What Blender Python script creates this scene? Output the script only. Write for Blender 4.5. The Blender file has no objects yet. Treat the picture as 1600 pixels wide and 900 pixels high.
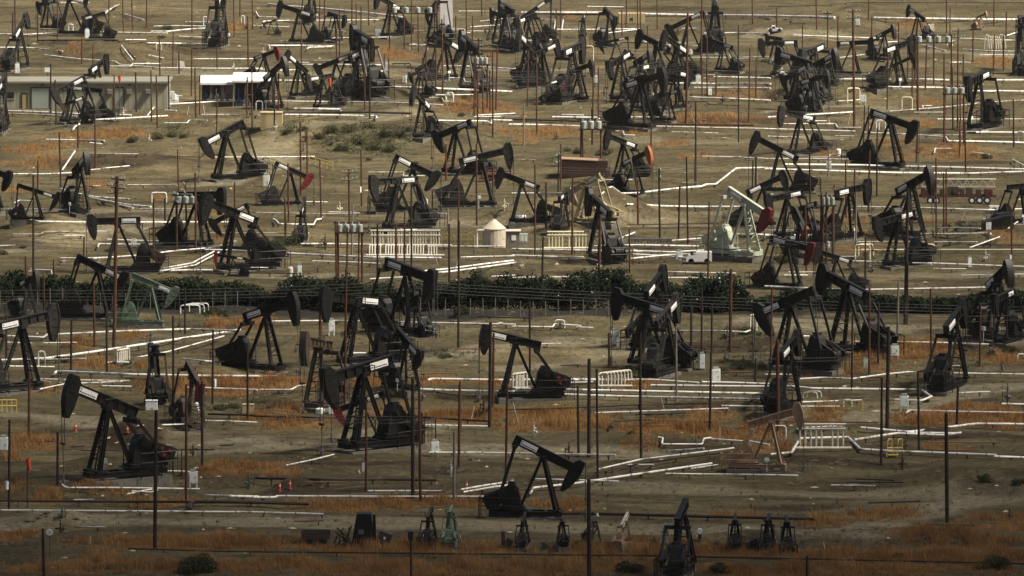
import bpy, math, random
import numpy as np
from mathutils import Vector, Matrix
random.seed(7); RNG = np.random.default_rng(11)
R = math.radians
scene = bpy.context.scene
COL = scene.collection

# ------------------------------------------------------------------ camera
F = 11000.0                    # focal length in photo pixels (1600 wide)
CH = 86.0                      # camera height above the flats
PITCH = math.atan(1157.0 / F)
cp, sp = math.cos(PITCH), math.sin(PITCH)
cd = bpy.data.cameras.new('camera'); cam = bpy.data.objects.new('camera', cd); COL.objects.link(cam)
cam.location = (0, 0, CH); cam.rotation_euler = (math.pi / 2 - PITCH, 0, 0)
cd.lens = 36.0 * F / 1600.0; cd.sensor_width = 36.0; cd.clip_start = 1.0; cd.clip_end = 20000.0
scene.camera = cam

def ray(px, py):
    u, v = (px - 800.0) / F, -(py - 450.0) / F
    return np.array([u, cp + v * sp, -sp + v * cp])

def flat(px, py):
    d = ray(px, py); t = CH / -d[2]
    return d[0] * t, d[1] * t

# ------------------------------------------------------------------ terrain height
MOUNDS = [  # foot pixel, half widths across and away in metres, height
    (885, 350, 7.5, 6, 2.3), (640, 152, 7, 5, 1.6), (700, 176, 9, 5, 1.0), (560, 222, 17, 11, 2.2), (640, 200, 8, 8, 1.2),
    (110, 380, 6, 5, 1.5), (30, 384, 6, 5, 1.4), (1010, 522, 24, 3.2, 1.1), (1180, 545, 12, 3, 1.0), (212, 692, 2.6, 2.0, 1.5),
    (172, 92, 9, 6, 2.0), (1585, 384, 7, 5, 1.9), (1560, 757, 7, 4, 1.0), (1000, 697, 5, 3, 0.9), (1265, 60, 12, 9, 2.0),
    (970, 345, 6, 4, 1.5), (1100, 290, 22, 7, 1.0), (1480, 40, 20, 9, 1.6), (290, 590, 5, 2.5, 0.9), (70, 770, 7, 3, 0.8),
    (270, 215, 16, 6, 1.3), (1350, 150, 18, 5, 1.2), (470, 768, 2.2, 1.5, 0.9), (340, 800, 4, 1.5, 0.5), (230, 345, 12, 6, 0.9),
    (850, 505, 16, 2.5, 0.8), (690, 560, 12, 3, 0.6), (1430, 130, 14, 5, 0.8), (980, 430, 14, 3, 0.7), (80, 820, 3, 1.2, 0.8),
    (1300, 40, 9, 5, 1.3), (160, 262, 20, 8, 1.4), (1400, 245, 18, 5, 1.0), (300, 255, 12, 5, 0.8), (700, 535, 14, 2, 0.5),
    (1480, 560, 10, 3, 0.6), (560, 585, 6, 2, 0.5),
]
_rm = random.Random(5)
for _ in range(46): MOUNDS.append((_rm.uniform(0, 1600), _rm.uniform(15, 880), _rm.uniform(6, 20), _rm.uniform(1.0, 2.2), _rm.uniform(.3, .85)))
_M = []
for (mx, my, a, b, h) in MOUNDS:
    X, Y = flat(mx, my); b *= 1.6; _M.append((X, Y + b * 0.6, a, b, h))

def terrain_raw(x, y):
    z = 0.16 * np.sin(x * .11 + 1.3) * np.sin(y * .09 + .4) + 0.12 * np.sin(x * .23 + y * .31) + 0.10 * np.sin(y * .47 + x * .05)
    z = z + 0.22 * np.clip(np.sin(y * .17 + 1.1 * np.sin(x * .037)), 0, 1) ** 2
    z = z + 0.20 * np.clip(np.sin(y * .33 + 1.9 * np.sin(x * .052 + y * .013) + .5 * np.sin(x * .19)), .2, 1) ** 3
    z = z + 0.10 * np.abs(np.sin(y * .71 + .8 * np.sin(x * .11) + x * .03)) ** 6
    z = z + 0.05 * np.sin(x * .9 + 2.0 * np.sin(y * .6)) * np.sin(y * .8 + x * .21)
    for (mx, my, a, b, h) in _M:
        w = 1 + 0.25 * np.sin(x * .7 + my) * np.sin(y * .55 + mx)
        z = z + 1.15 * h * np.exp(-((((x - mx) / a) ** 2 + ((y - my) / b) ** 2) * w * .75) ** 1.9)
    fade = np.clip((np.minimum(y - 500, 1540 - y)) / 60, 0, 1) * np.clip((190 - np.abs(x)) / 40, 0, 1)
    return z * fade

GX0, GX1, GY0, GY1, GS = -150, 150, 480, 1500, 0.5
_gx = np.arange(GX0, GX1 + GS, GS); _gy = np.arange(GY0, GY1 + GS, GS)
HM = terrain_raw(_gx[None, :], _gy[:, None])

def hgt(x, y):
    x = np.asarray(x, float); y = np.asarray(y, float)
    fx = np.clip((x - GX0) / GS, 0, len(_gx) - 1.001); fy = np.clip((y - GY0) / GS, 0, len(_gy) - 1.001)
    ix = fx.astype(int); iy = fy.astype(int); ax = fx - ix; ay = fy - iy
    return (HM[iy, ix] * (1 - ax) + HM[iy, ix + 1] * ax) * (1 - ay) + (HM[iy + 1, ix] * (1 - ax) + HM[iy + 1, ix + 1] * ax) * ay

_T = np.arange(400, 1900, 0.6)
def place(px, py, dh=0.0):
    d = ray(px, py)
    x, y, z = d[0] * _T, d[1] * _T, CH + d[2] * _T
    g = z - hgt(x, y) - dh
    k = np.nonzero(g < 0)[0]
    if len(k) == 0 or k[0] == 0:
        t = (CH - dh) / -d[2]
    else:
        i = k[0]; t = _T[i - 1] + 0.5 * g[i - 1] / (g[i - 1] - g[i])
    return np.array([d[0] * t, d[1] * t, CH + d[2] * t])

def depth(P): return P[1] * cp - (P[2] - CH) * sp       # along the view axis
def ppm(P): return F / depth(P)                          # photo pixels per metre
def at_depth(px, py, zc):
    d = ray(px, py); return np.array([0, 0, CH]) + d * zc

# ------------------------------------------------------------------ mesh builder
class MB:
    def __init__(s): s.v = []; s.f = []; s.m = []; s.n = 0
    def add(s, vs, fs, mi=0):
        s.v.extend([tuple(map(float, p)) for p in vs]); s.f.extend([tuple(i + s.n for i in f) for f in fs]); s.m.extend([mi] * len(fs)); s.n += len(vs)
    def box(s, c, d, mi=0, rot=None):
        hx, hy, hz = d[0] / 2, d[1] / 2, d[2] / 2
        vs = [(x, y, z) for x in (-hx, hx) for y in (-hy, hy) for z in (-hz, hz)]
        if rot is not None: vs = [tuple(rot @ Vector(p)) for p in vs]
        s.add([(p[0] + c[0], p[1] + c[1], p[2] + c[2]) for p in vs], [(0, 1, 3, 2), (4, 6, 7, 5), (0, 4, 5, 1), (2, 3, 7, 6), (0, 2, 6, 4), (1, 5, 7, 3)], mi)
    def bar(s, a, b, w, h=None, mi=0, up=(0, 0, 1)):
        a = Vector(a); b = Vector(b); h = h or w; d = (b - a); L = d.length; d.normalize()
        u = Vector(up)
        if abs(d.dot(u)) > .98: u = Vector((0, 1, 0))
        sd = d.cross(u).normalized(); u = sd.cross(d)
        m = Matrix((d, sd, u)).transposed()
        s.box((a + b) / 2, (L, w, h), mi, m)
    def tube(s, pts, r, n=8, mi=0, cap=True, radii=None):
        P = [Vector(p) for p in pts]; k = len(P); rings = []
        for i in range(k):
            d0 = (P[i] - P[i - 1]).normalized() if i else None
            d1 = (P[i + 1] - P[i]).normalized() if i < k - 1 else None
            d = d1 if d0 is None else d0 if d1 is None else (d0 + d1).normalized()
            u = Vector((0, 0, 1)) if abs(d.z) < .95 else Vector((0, 1, 0))
            a = d.cross(u).normalized(); b = a.cross(d)
            sc = 1.0
            if d0 is not None and d1 is not None: sc = min(1.6, 1 / max(.3, math.sqrt((1 + d0.dot(d1)) / 2)))
            rr = radii[i] if radii else r
            rings.append([P[i] + (a * math.cos(t) + b * math.sin(t)) * rr * (sc if i not in (0, k - 1) else 1) for t in [2 * math.pi * j / n for j in range(n)]])
        vs = [p for q in rings for p in q]; fs = []
        for i in range(k - 1):
            for j in range(n):
                j2 = (j + 1) % n
                fs.append((i * n + j, i * n + j2, (i + 1) * n + j2, (i + 1) * n + j))
        if cap: fs.append(tuple(range(n))); fs.append(tuple((k - 1) * n + j for j in range(n)))
        s.add(vs, fs, mi)
    def prism(s, poly, y0, y1, mi=0):           # polygon in XZ extruded along Y
        n = len(poly)
        vs = [(p[0], y0, p[1]) for p in poly] + [(p[0], y1, p[1]) for p in poly]
        fs = [tuple(range(n)), tuple(range(2 * n - 1, n - 1, -1))] + [(i, i + n, (i + 1) % n + n, (i + 1) % n) for i in range(n)]
        s.add(vs, fs, mi)
    def lathe(s, prof, c=(0, 0, 0), n=12, mi=0):
        vs = []; fs = []
        for (r, z) in prof:
            for j in range(n):
                t = 2 * math.pi * j / n; vs.append((c[0] + r * math.cos(t), c[1] + r * math.sin(t), c[2] + z))
        for i in range(len(prof) - 1):
            for j in range(n):
                j2 = (j + 1) % n; fs.append((i * n + j, i * n + j2, (i + 1) * n + j2, (i + 1) * n + j))
        fs.append(tuple(range(n))); fs.append(tuple((len(prof) - 1) * n + j for j in range(n)))
        s.add(vs, fs, mi)
    def mesh(s, name, mats):
        me = bpy.data.meshes.new(name); me.from_pydata(s.v, [], s.f)
        for m in (mats if isinstance(mats, (list, tuple)) else [mats]): me.materials.append(m)
        if any(s.m): me.polygons.foreach_set('material_index', s.m)
        me.validate(); me.update(); return me
    def obj(s, name, mats, parent=None): return link(name, s.mesh(name, mats), parent)

def link(name, data, parent=None):
    o = bpy.data.objects.new(name, data); COL.objects.link(o)
    if parent is not None: o.parent = parent
    return o

def empty(name, loc, rz=0.0, sc=1.0):
    o = link(name, None); o.location = tuple(map(float, loc)); o.rotation_euler = (0, 0, rz); o.scale = (sc, sc, sc); o.empty_display_size = .3
    return o

ITEMS = []      # (object, phrase, category, group, px, py): labels are worked out at the end
def want(o, phrase, cat, group, px, py): ITEMS.append((o, phrase, cat, group, px, py))
def tag(o, label, cat, group=None):
    o['label'] = label; o['category'] = cat
    if group: o['group'] = group
    return o
def kind(o, k): o['kind'] = k; return o

# ------------------------------------------------------------------ materials
def ramp(nt, fac, stops):
    n = nt.nodes.new('ShaderNodeValToRGB'); e = n.color_ramp.elements
    e[0].position, e[0].color = stops[0][0], (*stops[0][1], 1); e[1].position, e[1].color = stops[-1][0], (*stops[-1][1], 1)
    for p, c in stops[1:-1]: x = e.new(p); x.color = (*c, 1)
    nt.links.new(fac, n.inputs['Fac']); return n.outputs['Color']
def noise(nt, vec, scale, detail=3, rough=.6):
    n = nt.nodes.new('ShaderNodeTexNoise'); n.inputs['Scale'].default_value = scale; n.inputs['Detail'].default_value = detail; n.inputs['Roughness'].default_value = rough
    if vec is not None: nt.links.new(vec, n.inputs['Vector'])
    return n.outputs['Fac']
def mix(nt, fac, a, b, mode='MIX'):
    n = nt.nodes.new('ShaderNodeMix'); n.data_type = 'RGBA'; n.blend_type = mode
    for sock, val in ((n.inputs[0], fac), (n.inputs[6], a), (n.inputs[7], b)):
        if isinstance(val, (int, float)): sock.default_value = val
        elif isinstance(val, tuple): sock.default_value = (*val, 1)
        else: nt.links.new(val, sock)
    return n.outputs[2]
def math_(nt, op, a, b=None, clamp=False):
    n = nt.nodes.new('ShaderNodeMath'); n.operation = op; n.use_clamp = clamp
    for i, val in enumerate((a, b)):
        if val is None: continue
        if isinstance(val, (int, float)): n.inputs[i].default_value = val
        else: nt.links.new(val, n.inputs[i])
    return n.outputs[0]

def mat(name, c1, c2=None, scale=2.0, rough=.6, metal=0.0, lo=.35, hi=.7, world=True, spec=.4, c3=None, scale3=8, th3=.56):
    m = bpy.data.materials.new(name); m.use_nodes = True; nt = m.node_tree; b = nt.nodes['Principled BSDF']
    b.inputs['Roughness'].default_value = rough; b.inputs['Metallic'].default_value = metal; b.inputs['Specular IOR Level'].default_value = spec
    c2 = c2 or tuple(x * .75 for x in c1)
    if world: v = nt.nodes.new('ShaderNodeNewGeometry').outputs['Position']
    else: v = nt.nodes.new('ShaderNodeTexCoord').outputs['Object']
    col = ramp(nt, noise(nt, v, scale, 4), [(lo, c1), (hi, c2)])
    if c3: col = mix(nt, ramp(nt, noise(nt, v, scale3, 3), [(th3, (0, 0, 0)), (th3 + .12, (1, 1, 1))]), col, c3)
    nt.links.new(col, b.inputs['Base Color'])
    return m

M = {}
M['black'] = mat('black paint', (.005, .005, .0055), (.010, .009, .008), 1.2, .5, spec=.28, c3=(.028, .022, .017), scale3=3)
M['black2'] = mat('faded black paint', (.014, .014, .0145), (.024, .022, .019), 1.0, .6, spec=.28, c3=(.05, .038, .028), scale3=3)
M['green'] = mat('green paint', (.12, .17, .115), (.085, .125, .085), 1.0, .55, c3=(.08, .06, .04))
M['palegreen'] = mat('pale green paint', (.45, .48, .39), (.35, .38, .30), 1.0, .55, c3=(.25, .22, .15))
M['tan'] = mat('cream paint', (.36, .31, .19), (.28, .235, .14), 1.0, .6, c3=(.2, .13, .07))
M['tanbrown'] = mat('weathered tan paint', (.31, .205, .13), (.22, .145, .09), .9, .65, c3=(.09, .055, .035))
M['brown'] = mat('rusted brown steel', (.055, .038, .026), (.035, .026, .02), 1.2, .75, c3=(.09, .05, .025))
M['offwhite'] = mat('off white paint', (.62, .60, .52), (.45, .42, .34), 1.0, .55, c3=(.25, .18, .1))
M['red'] = mat('red paint', (.16, .013, .014), (.10, .010, .011), 1.2, .5, c3=(.08, .02, .02))
M['orange'] = mat('orange paint', (.34, .10, .035), (.25, .07, .028), 1.2, .55, c3=(.2, .06, .03))
M['flag'] = mat('orange fabric', (.55, .075, .03), (.45, .06, .028), 1.2, .7)
M['maroon'] = mat('dull maroon paint', (.085, .018, .014), (.05, .014, .012), 1.0, .7, c3=(.04, .02, .015))
M['plate'] = mat('white name plate', (.86, .86, .84), (.74, .73, .70), 1.5, .45)
M['ink'] = mat('black lettering', (.02, .02, .02), None, 1, .6)
M['steel'] = mat('dull steel', (.16, .155, .145), (.10, .095, .085), 2.0, .5, .4)
M['concrete'] = mat('concrete', (.15, .14, .12), (.09, .083, .07), .8, .9, c3=(.06, .05, .04), scale3=2)
M['rustpole'] = mat('rust brown pole steel', (.085, .032, .014), (.05, .02, .011), .7, .8, c3=(.12, .05, .022), scale3=2)
M['darkpole'] = mat('dark brown pole wood', (.030, .018, .012), (.018, .012, .009), .7, .85)
M['greypole'] = mat('grey pole', (.20, .18, .155), (.13, .11, .095), .7, .7)
M['pipewhite'] = mat('white pipe jacket', (.83, .82, .79), (.52, .50, .46), .8, .42, c3=(.24, .20, .145), scale3=1.1, spec=.5, th3=.55)
M['pipegrey'] = mat('dull aluminium pipe jacket', (.50, .49, .45), (.36, .34, .30), .5, .4, .2, c3=(.2, .17, .13), scale3=1.3, th3=.5)
M['pipedark'] = mat('dark brown pipe', (.030, .018, .013), (.018, .013, .011), .6, .7, c3=(.06, .03, .018), scale3=1.5)
M['piperust'] = mat('rusted pipe', (.16, .075, .04), (.09, .045, .028), .6, .8)
M['cream'] = mat('cream coated pipe', (.72, .66, .46), (.58, .52, .35), .8, .5)
M['yellow'] = mat('yellow paint', (.60, .47, .11), (.48, .36, .09), 1.0, .6)
M['cabinet'] = mat('pale enamel cabinet', (.74, .78, .76), (.64, .67, .64), .8, .45, c3=(.4, .36, .28), scale3=2.5)
M['greycan'] = mat('grey transformer paint', (.33, .36, .34), (.26, .28, .26), .8, .5)
M['wall'] = mat('beige wall cladding', (.31, .30, .225), (.26, .25, .19), .35, .7)
M['roofgrey'] = mat('dull roof sheet', (.22, .21, .17), (.17, .16, .13), .4, .7)
M['door'] = mat('grey green shutter', (.34, .39, .34), (.30, .34, .30), .5, .6)
M['dark'] = mat('dark opening', (.02, .02, .022), None, 1, .5)
M['roofwhite'] = mat('white sheet roof', (.82, .84, .86), (.70, .72, .74), .4, .5)
M['blue'] = mat('blue tarpaulin', (.05, .13, .25), (.04, .09, .18), 1, .7)
M['shed'] = mat('red brown corrugated steel', (.085, .040, .027), (.055, .028, .02), .5, .75, c3=(.12, .07, .045), scale3=1.0)
M['stone'] = mat('pale tank cladding', (.52, .46, .37), (.43, .37, .29), .5, .75, c3=(.33, .26, .19), scale3=1.5)
M['block'] = mat('tan block', (.42, .34, .19), (.37, .29, .16), .5, .8)
M['tyre'] = mat('tyre rubber', (.02, .02, .02), None, 2, .8)
M['glass'] = mat('dark glass', (.015, .02, .022), None, 2, .1)
M['carwhite'] = mat('white car paint', (.68, .68, .67), (.60, .60, .58), 1, .25)
M['wire'] = mat('weathered cable', (.05, .048, .045), None, 1, .6)
M['wood'] = mat('pale timber stake', (.40, .33, .24), (.30, .24, .17), 2, .8)
M['bark'] = mat('grey bark', (.10, .075, .055), (.06, .045, .035), 2, .9)

def leafmat(name, c1, c2, tr=.25, sc=.8):
    m = bpy.data.materials.new(name); m.use_nodes = True; nt = m.node_tree; b = nt.nodes['Principled BSDF']
    v = nt.nodes.new('ShaderNodeNewGeometry').outputs['Position']
    c = ramp(nt, noise(nt, v, sc, 3), [(.32, c1), (.68, c2)])
    nt.links.new(c, b.inputs['Base Color']); b.inputs['Roughness'].default_value = .8; b.inputs['Specular IOR Level'].default_value = .15
    t = nt.nodes.new('ShaderNodeBsdfTranslucent'); nt.links.new(c, t.inputs['Color'])
    x = nt.nodes.new('ShaderNodeMixShader'); x.inputs[0].default_value = tr
    nt.links.new(b.outputs[0], x.inputs[1]); nt.links.new(t.outputs[0], x.inputs[2])
    nt.links.new(x.outputs[0], nt.nodes['Material Output'].inputs['Surface'])
    return m
M['drygrass'] = leafmat('dry orange grass', (.40, .235, .095), (.24, .120, .043), .3, .22)
M['sage'] = leafmat('grey green scrub', (.085, .080, .040), (.050, .052, .026), .2, .7)
M['hedge'] = leafmat('dark green leaves', (.014, .025, .010), (.008, .015, .006), .10, .9)
M['bush'] = leafmat('olive leaves', (.055, .062, .028), (.033, .040, .018), .2, .9)
M['petal'] = mat('white petals', (.80, .78, .72), None, 2, .7)
# ------------------------------------------------------------------ pumpjacks (unit: pivot height 1, head toward +X)
def ibar(mb, a, b, w, h, mi=0):                 # I-section bar: two flanges and a web
    a = Vector(a); b = Vector(b); d = (b - a).normalized(); u = Vector((0, 0, 1)); sd = d.cross(u)
    if sd.length < .01: u = Vector((1, 0, 0)); sd = d.cross(u)
    sd.normalize(); u = sd.cross(d)
    mb.bar(a, b, w * .35, h * .78, mi, u)
    for s in (-1, 1): mb.bar(a + u * s * h * .445, b + u * s * h * .445, w, h * .11, mi, u)

LEGTOP, LEGX, LEGY = .92, .20, .135
_shared = {}
def shared(key, fn, mats):
    k = (key, mats if isinstance(mats, str) else tuple(mats))
    if k not in _shared:
        mb = MB(); fn(mb); _shared[k] = mb.mesh(key.rstrip('0123456789'), [M[x] for x in ((mats,) if isinstance(mats, str) else mats)])
    return _shared[k]

def g_pad(mb): mb.box((-.27, 0, -.10), (1.14, .34, .26))
def g_skid(mb):
    for s in (-1, 1): ibar(mb, (-.80, s * .115, .095), (.29, s * .115, .095), .05, .065)
    for x in (-.78, -.62, -.4, -.2, .05, .27): mb.box((x, 0, .095), (.05, .2, .07))
    mb.box((-.52, 0, .155), (.54, .26, .012))
def g_leg(s):
    def f(mb):
        ibar(mb, (LEGX, s * LEGY, .14), (.01, s * .045, LEGTOP), .044, .054)
        mb.box((LEGX, s * LEGY, .145), (.11, .08, .03))
    return f
def g_brace(mb):
    ibar(mb, (-.33, 0, .20), (-.02, 0, LEGTOP - .01), .038, .044); mb.box((-.34, 0, .18), (.08, .12, .06))
def g_cross(mb):
    for i, t in enumerate((.2, .38, .56, .72, .84, .94)):
        y = LEGY * (1 - t) + .045 * t; x = LEGX * (1 - t) + .01 * t; z = .14 * (1 - t) + LEGTOP * t
        mb.bar((x, -y, z), (x, y, z), .016, .016)
        if i < 4:
            q = t + .16; y2 = LEGY * (1 - q) + .045 * q; mb.bar((x, -y, z), (LEGX * (1 - q) + .01 * q, y2, .14 * (1 - q) + LEGTOP * q), .010, .010)
    mb.box((0, 0, LEGTOP + .012), (.10, .16, .045))
def g_ladder(mb):
    a0 = Vector((LEGX + .045, LEGY - .02, .15)); b0 = Vector((.05, .05, LEGTOP - .03))
    for s in (-1, 1):
        o = Vector((0, s * .03, 0)); mb.bar(a0 + o, b0 + o, .011, .016)
    for i in range(1, 19):
        p = a0.lerp(b0, i / 19); mb.bar(p + Vector((0, -.03, 0)), p + Vector((0, .03, 0)), .009, .009)
    mb.tube([(.02, .10, LEGTOP - .02), (.10, .12, LEGTOP + .0), (.10, .12, LEGTOP + .12), (-.08, .12, LEGTOP + .12), (-.08, .12, LEGTOP - .02)], .006, 5)
def g_gear(mb):
    mb.prism([(-.62, .15), (-.32, .15), (-.34, .33), (-.37, .46), (-.42, .53), (-.50, .54), (-.56, .48), (-.60, .34)], -.07, .07)
    mb.box((-.49, 0, .17), (.42, .22, .05)); mb.box((-.47, 0, .55), (.10, .10, .03))
    for s in (-1, 1): mb.prism([(-.47 + .085 * math.cos(t), .455 + .085 * math.sin(t)) for t in [i * math.pi / 6 for i in range(12)]], s * .07, s * .085)
def g_motor(mb):
    mb.tube([(-.76, -.10, .25), (-.76, .06, .25)], .07, 12)
    mb.box((-.76, -.02, .17), (.15, .20, .04)); mb.box((-.75, -.02, .33), (.07, .08, .03))
def g_guard(mb):
    mb.prism([(-.80, .21), (-.74, .15), (-.46, .35), (-.43, .41), (-.46, .46), (-.50, .46), (-.79, .30)], -.086, -.073)
def g_rail(mb):
    x0, x1, y0, y1 = -.95, -.36, -.21, .21
    for z in (.22, .34):
        mb.tube([(x1, y0, z), (x0, y0, z), (x0, y1, z), (x1, y1, z)], .005, 4)
    for (x, y) in ((x1, y0), (-.66, y0), (x0, y0), (x0, 0), (x0, y1), (-.66, y1), (x1, y1)):
        mb.bar((x, y, .02), (x, y, .34), .010, .010)
    for y in (y0, y1):
        for i in range(1, 10): mb.bar((x0 + (x1 - x0) * i / 10, y, .06), (x0 + (x1 - x0) * i / 10, y, .34), .004, .004)
def g_box(mb): mb.box((-.06, -.19, .23), (.085, .035, .06)); mb.bar((-.06, -.19, .0), (-.06, -.19, .205), .010, .010)
def g_head(Rr):
    def f(mb):
        n = 14; t0, t1 = math.radians(13.5), math.radians(-38)
        arc = [(Rr * math.cos(t0 + (t1 - t0) * i / n), Rr * math.sin(t0 + (t1 - t0) * i / n)) for i in range(n + 1)]
        top, bot = arc[0], arc[-1]
        back = [(bot[0] - .03, bot[1] + .012), (Rr * math.cos(t1 * .62) - .13, Rr * math.sin(t1 * .62)), (Rr - .185, -.09), (Rr - .185, .055), (top[0] - .085, top[1] + .004)]
        poly = arc + back
        mb.prism(poly, -.042, .042)
        mb.prism([(p[0] + .012, p[1]) for p in arc] + [(p[0] - .006, p[1]) for p in reversed(arc)], -.055, .055)
        for i in range(2, n - 1, 3):                               # cut-out ribs seen on the cheek
            p = arc[i]; mb.bar((p[0] - .10, -.046, p[1]), (p[0] - .01, -.046, p[1] - .01), .008, .014); mb.bar((p[0] - .10, .046, p[1]), (p[0] - .01, .046, p[1] - .01), .008, .014)
    return f
def g_crank(s):
    def f(mb): mb.prism([(-.05, -.045), (.06, -.055), (.34, -.04), (.34, .04), (.06, .055), (-.05, .045)], s * .088, s * .108)
    return f
def g_weight(s):
    def f(mb): mb.prism([(.12, -.06), (.40, -.09), (.45, -.08), (.46, .06), (.42, .095), (.12, .06)], s * .110, s * .152)
    return f
def g_letters(mb):                                                # a dot and a row of unreadable short strokes, as the plates show from here
    mb.box((-.113, 0, .022), (.017, .002, .017)); mb.box((-.116, 0, -.014), (.021, .002, .017))
    for (x, w) in ((-.083, .026), (-.053, .019), (-.026, .024), (.007, .026), (.040, .021), (.071, .026), (.101, .021)): mb.box((x, 0, -.019), (w, .002, .013))
def g_plate(mb): mb.box((0, 0, 0), (.27, .006, .080))

def jack(loc, k, psi, th, A, C, body='black', head=None, crank=None, beam=None, plate=True, lod=0, platepos=None, stored=False):
    t = empty('pumpjack', loc, psi, k)
    b = M[body]
    head = head or body; crank = crank or body; beam = beam or body
    def sub(name, key, fn, m, parent=None): return link(name, shared(key, fn, m), parent or t)
    sub('concrete_pad', 'concrete_pad', g_pad, 'concrete')
    sub('skid', 'skid', g_skid, body)
    sub('leg', 'leg1', g_leg(1), body); sub('leg', 'leg2', g_leg(-1), body)
    sub('brace', 'brace', g_brace, body); sub('cross_brace', 'cross_brace', g_cross, body)
    if random.random() < .5: sub('ladder', 'ladder', g_ladder, body)
    sub('gearbox', 'gearbox', g_gear, body); sub('motor', 'motor', g_motor, body); 
    if random.random() < .5: sub('belt_guard', 'belt_guard', g_guard, body)
    if not lod: sub('guard_rail', 'guard_rail', g_rail, body)
    if not lod and random.random() < .35: sub('control_box', 'control_box', g_box, 'cabinet')
    # walking beam, built along its own axis, pivot at its origin
    mb = MB(); dp = .135
    ibar(mb, (-C, 0, 0), (A - .12, 0, 0), .075, dp)
    for x in np.linspace(-C + .02, A - .16, 7): mb.box((x, 0, 0), (.012, .068, dp * .8))
    mb.box((0, 0, -.06), (.16, .10, .03)); mb.box((-C + .05, 0, -.075), (.10, .09, .05))
    bm = mb.obj('walking_beam', M[beam], t); bm.location = (0, 0, 1.0); bm.rotation_euler = (0, -th, 0)
    if plate:
        px = platepos if platepos is not None else (-C * .48 if random.random() < .75 else A * .55)
        face = -1 if math.cos(psi) >= 0 else 1           # the side turned to the road below carries the plate, and so does the other
        for s in (-1, 1):
            pl = link('name_plate', shared('name_plate', g_plate, 'plate'), bm); pl.location = (px, s * .042, .0)
            lt = link('lettering', shared('lettering', g_letters, 'ink'), pl)
            lt.location = (0, s * .0042, 0); lt.rotation_euler = (0, 0, 0 if s < 0 else math.pi)
    Rr = round(A + .04, 2); bx = Rr
    if stored:
        t.scale = (k, k * 1.35, k)
    else:
        hh = link('horse_head', shared('horse_head%d' % int(Rr * 100), g_head(Rr), head), t); hh.location = (0, 0, 1.0); hh.rotation_euler = (0, -th, 0)
        # bridle and polished rod hang from the face of the head
        lo = math.radians(-38) + th; ph = min(max(0.0, lo), th + math.radians(13))
        bx, bz = Rr * math.cos(ph) + .014, 1 + Rr * math.sin(ph)
        mb = MB(); zc = min(.42 + .25 * math.sin(th), bz - .1)
        for s in (-1, 1): mb.tube([(bx, s * .03, bz), (bx, s * .03, zc)], .006, 5)
        mb.box((bx, 0, zc), (.03, .09, .03)); mb.tube([(bx, 0, zc), (bx, 0, .16)], .006, 5)
        mb.obj('bridle', M['wire'], t)
    # cranks, counterweights, equalizer, pitman arms
    ca = math.radians(180 + random.choice((24, 30, 34, 38, 28, 42)))
    cx, cz = -.47, .46
    for s in (-1, 1):
        c = link('crank_arm', shared('crank_arm%d' % (s + 2), g_crank(s), body), t); c.location = (cx, 0, cz); c.rotation_euler = (0, -ca, 0)
        link('counterweight', shared('counterweight%d' % (s + 2), g_weight(s), crank), c)
    T = Vector((-(C - .05) * math.cos(th) - .09 * math.sin(-th), 0, 1 - (C - .05) * math.sin(th) - .11 * math.cos(th)))
    mb = MB(); mb.bar(T + Vector((0, -.165, 0)), T + Vector((0, .165, 0)), .055, .06); mb.box(T + Vector((0, 0, .05)), (.05, .06, .09)); mb.obj('equalizer', b, t)
    P = Vector((cx + .2 * math.cos(ca), 0, cz + .2 * math.sin(ca)))
    for s in (-1, 1):
        mb = MB(); mb.bar(T + Vector((0, s * .15, 0)), P + Vector((0, s * .172, 0)), .026, .034); mb.bar(P + Vector((0, s * .12, 0)), P + Vector((0, s * .19, 0)), .04, .04)
        mb.obj('pitman_arm', b, t)
    return t, bx

def g_well(mb):
    mb.lathe([(.10, -.3), (.10, .25), (.20, .25), (.20, .32), (.11, .32), (.11, .55), (.18, .55), (.18, .62), (.08, .62), (.08, .95), (.13, .95), (.13, 1.05), (.05, 1.05), (.05, 1.35)], n=10)
    for s in (-1, 1):
        mb.tube([(0, 0, .45), (s * .55, 0, .45)], .055, 6); mb.tube([(s * .38, -.14, .45), (s * .38, .14, .45)], .11, 8)
    mb.tube([(0, 0, .8), (0, -.5, .8), (0, -.5, -.2)], .05, 6)
def valve_stands():
    r = random.Random(31)
    for i in range(75):
        px = r.uniform(5, 1595); py = r.choice((r.uniform(15, 230), r.uniform(230, 440), r.uniform(495, 860))); P = place(px, py)
        m = r.choice(('steel', 'brown', 'offwhite', 'steel', 'brown')); o = link('valve_stand', shared('valve_stand', g_well, m)); o.location = P; q = r.uniform(.6, 1.15); o.scale = (q, q, q * r.uniform(.8, 1.5)); o.rotation_euler = (0, 0, r.uniform(0, 6))
        want(o, {'steel': 'dull steel', 'brown': 'rusty', 'offwhite': 'off-white'}[m] + ' valve stand', 'valve stand', 'valve stands over the oil field', px, py)

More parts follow.
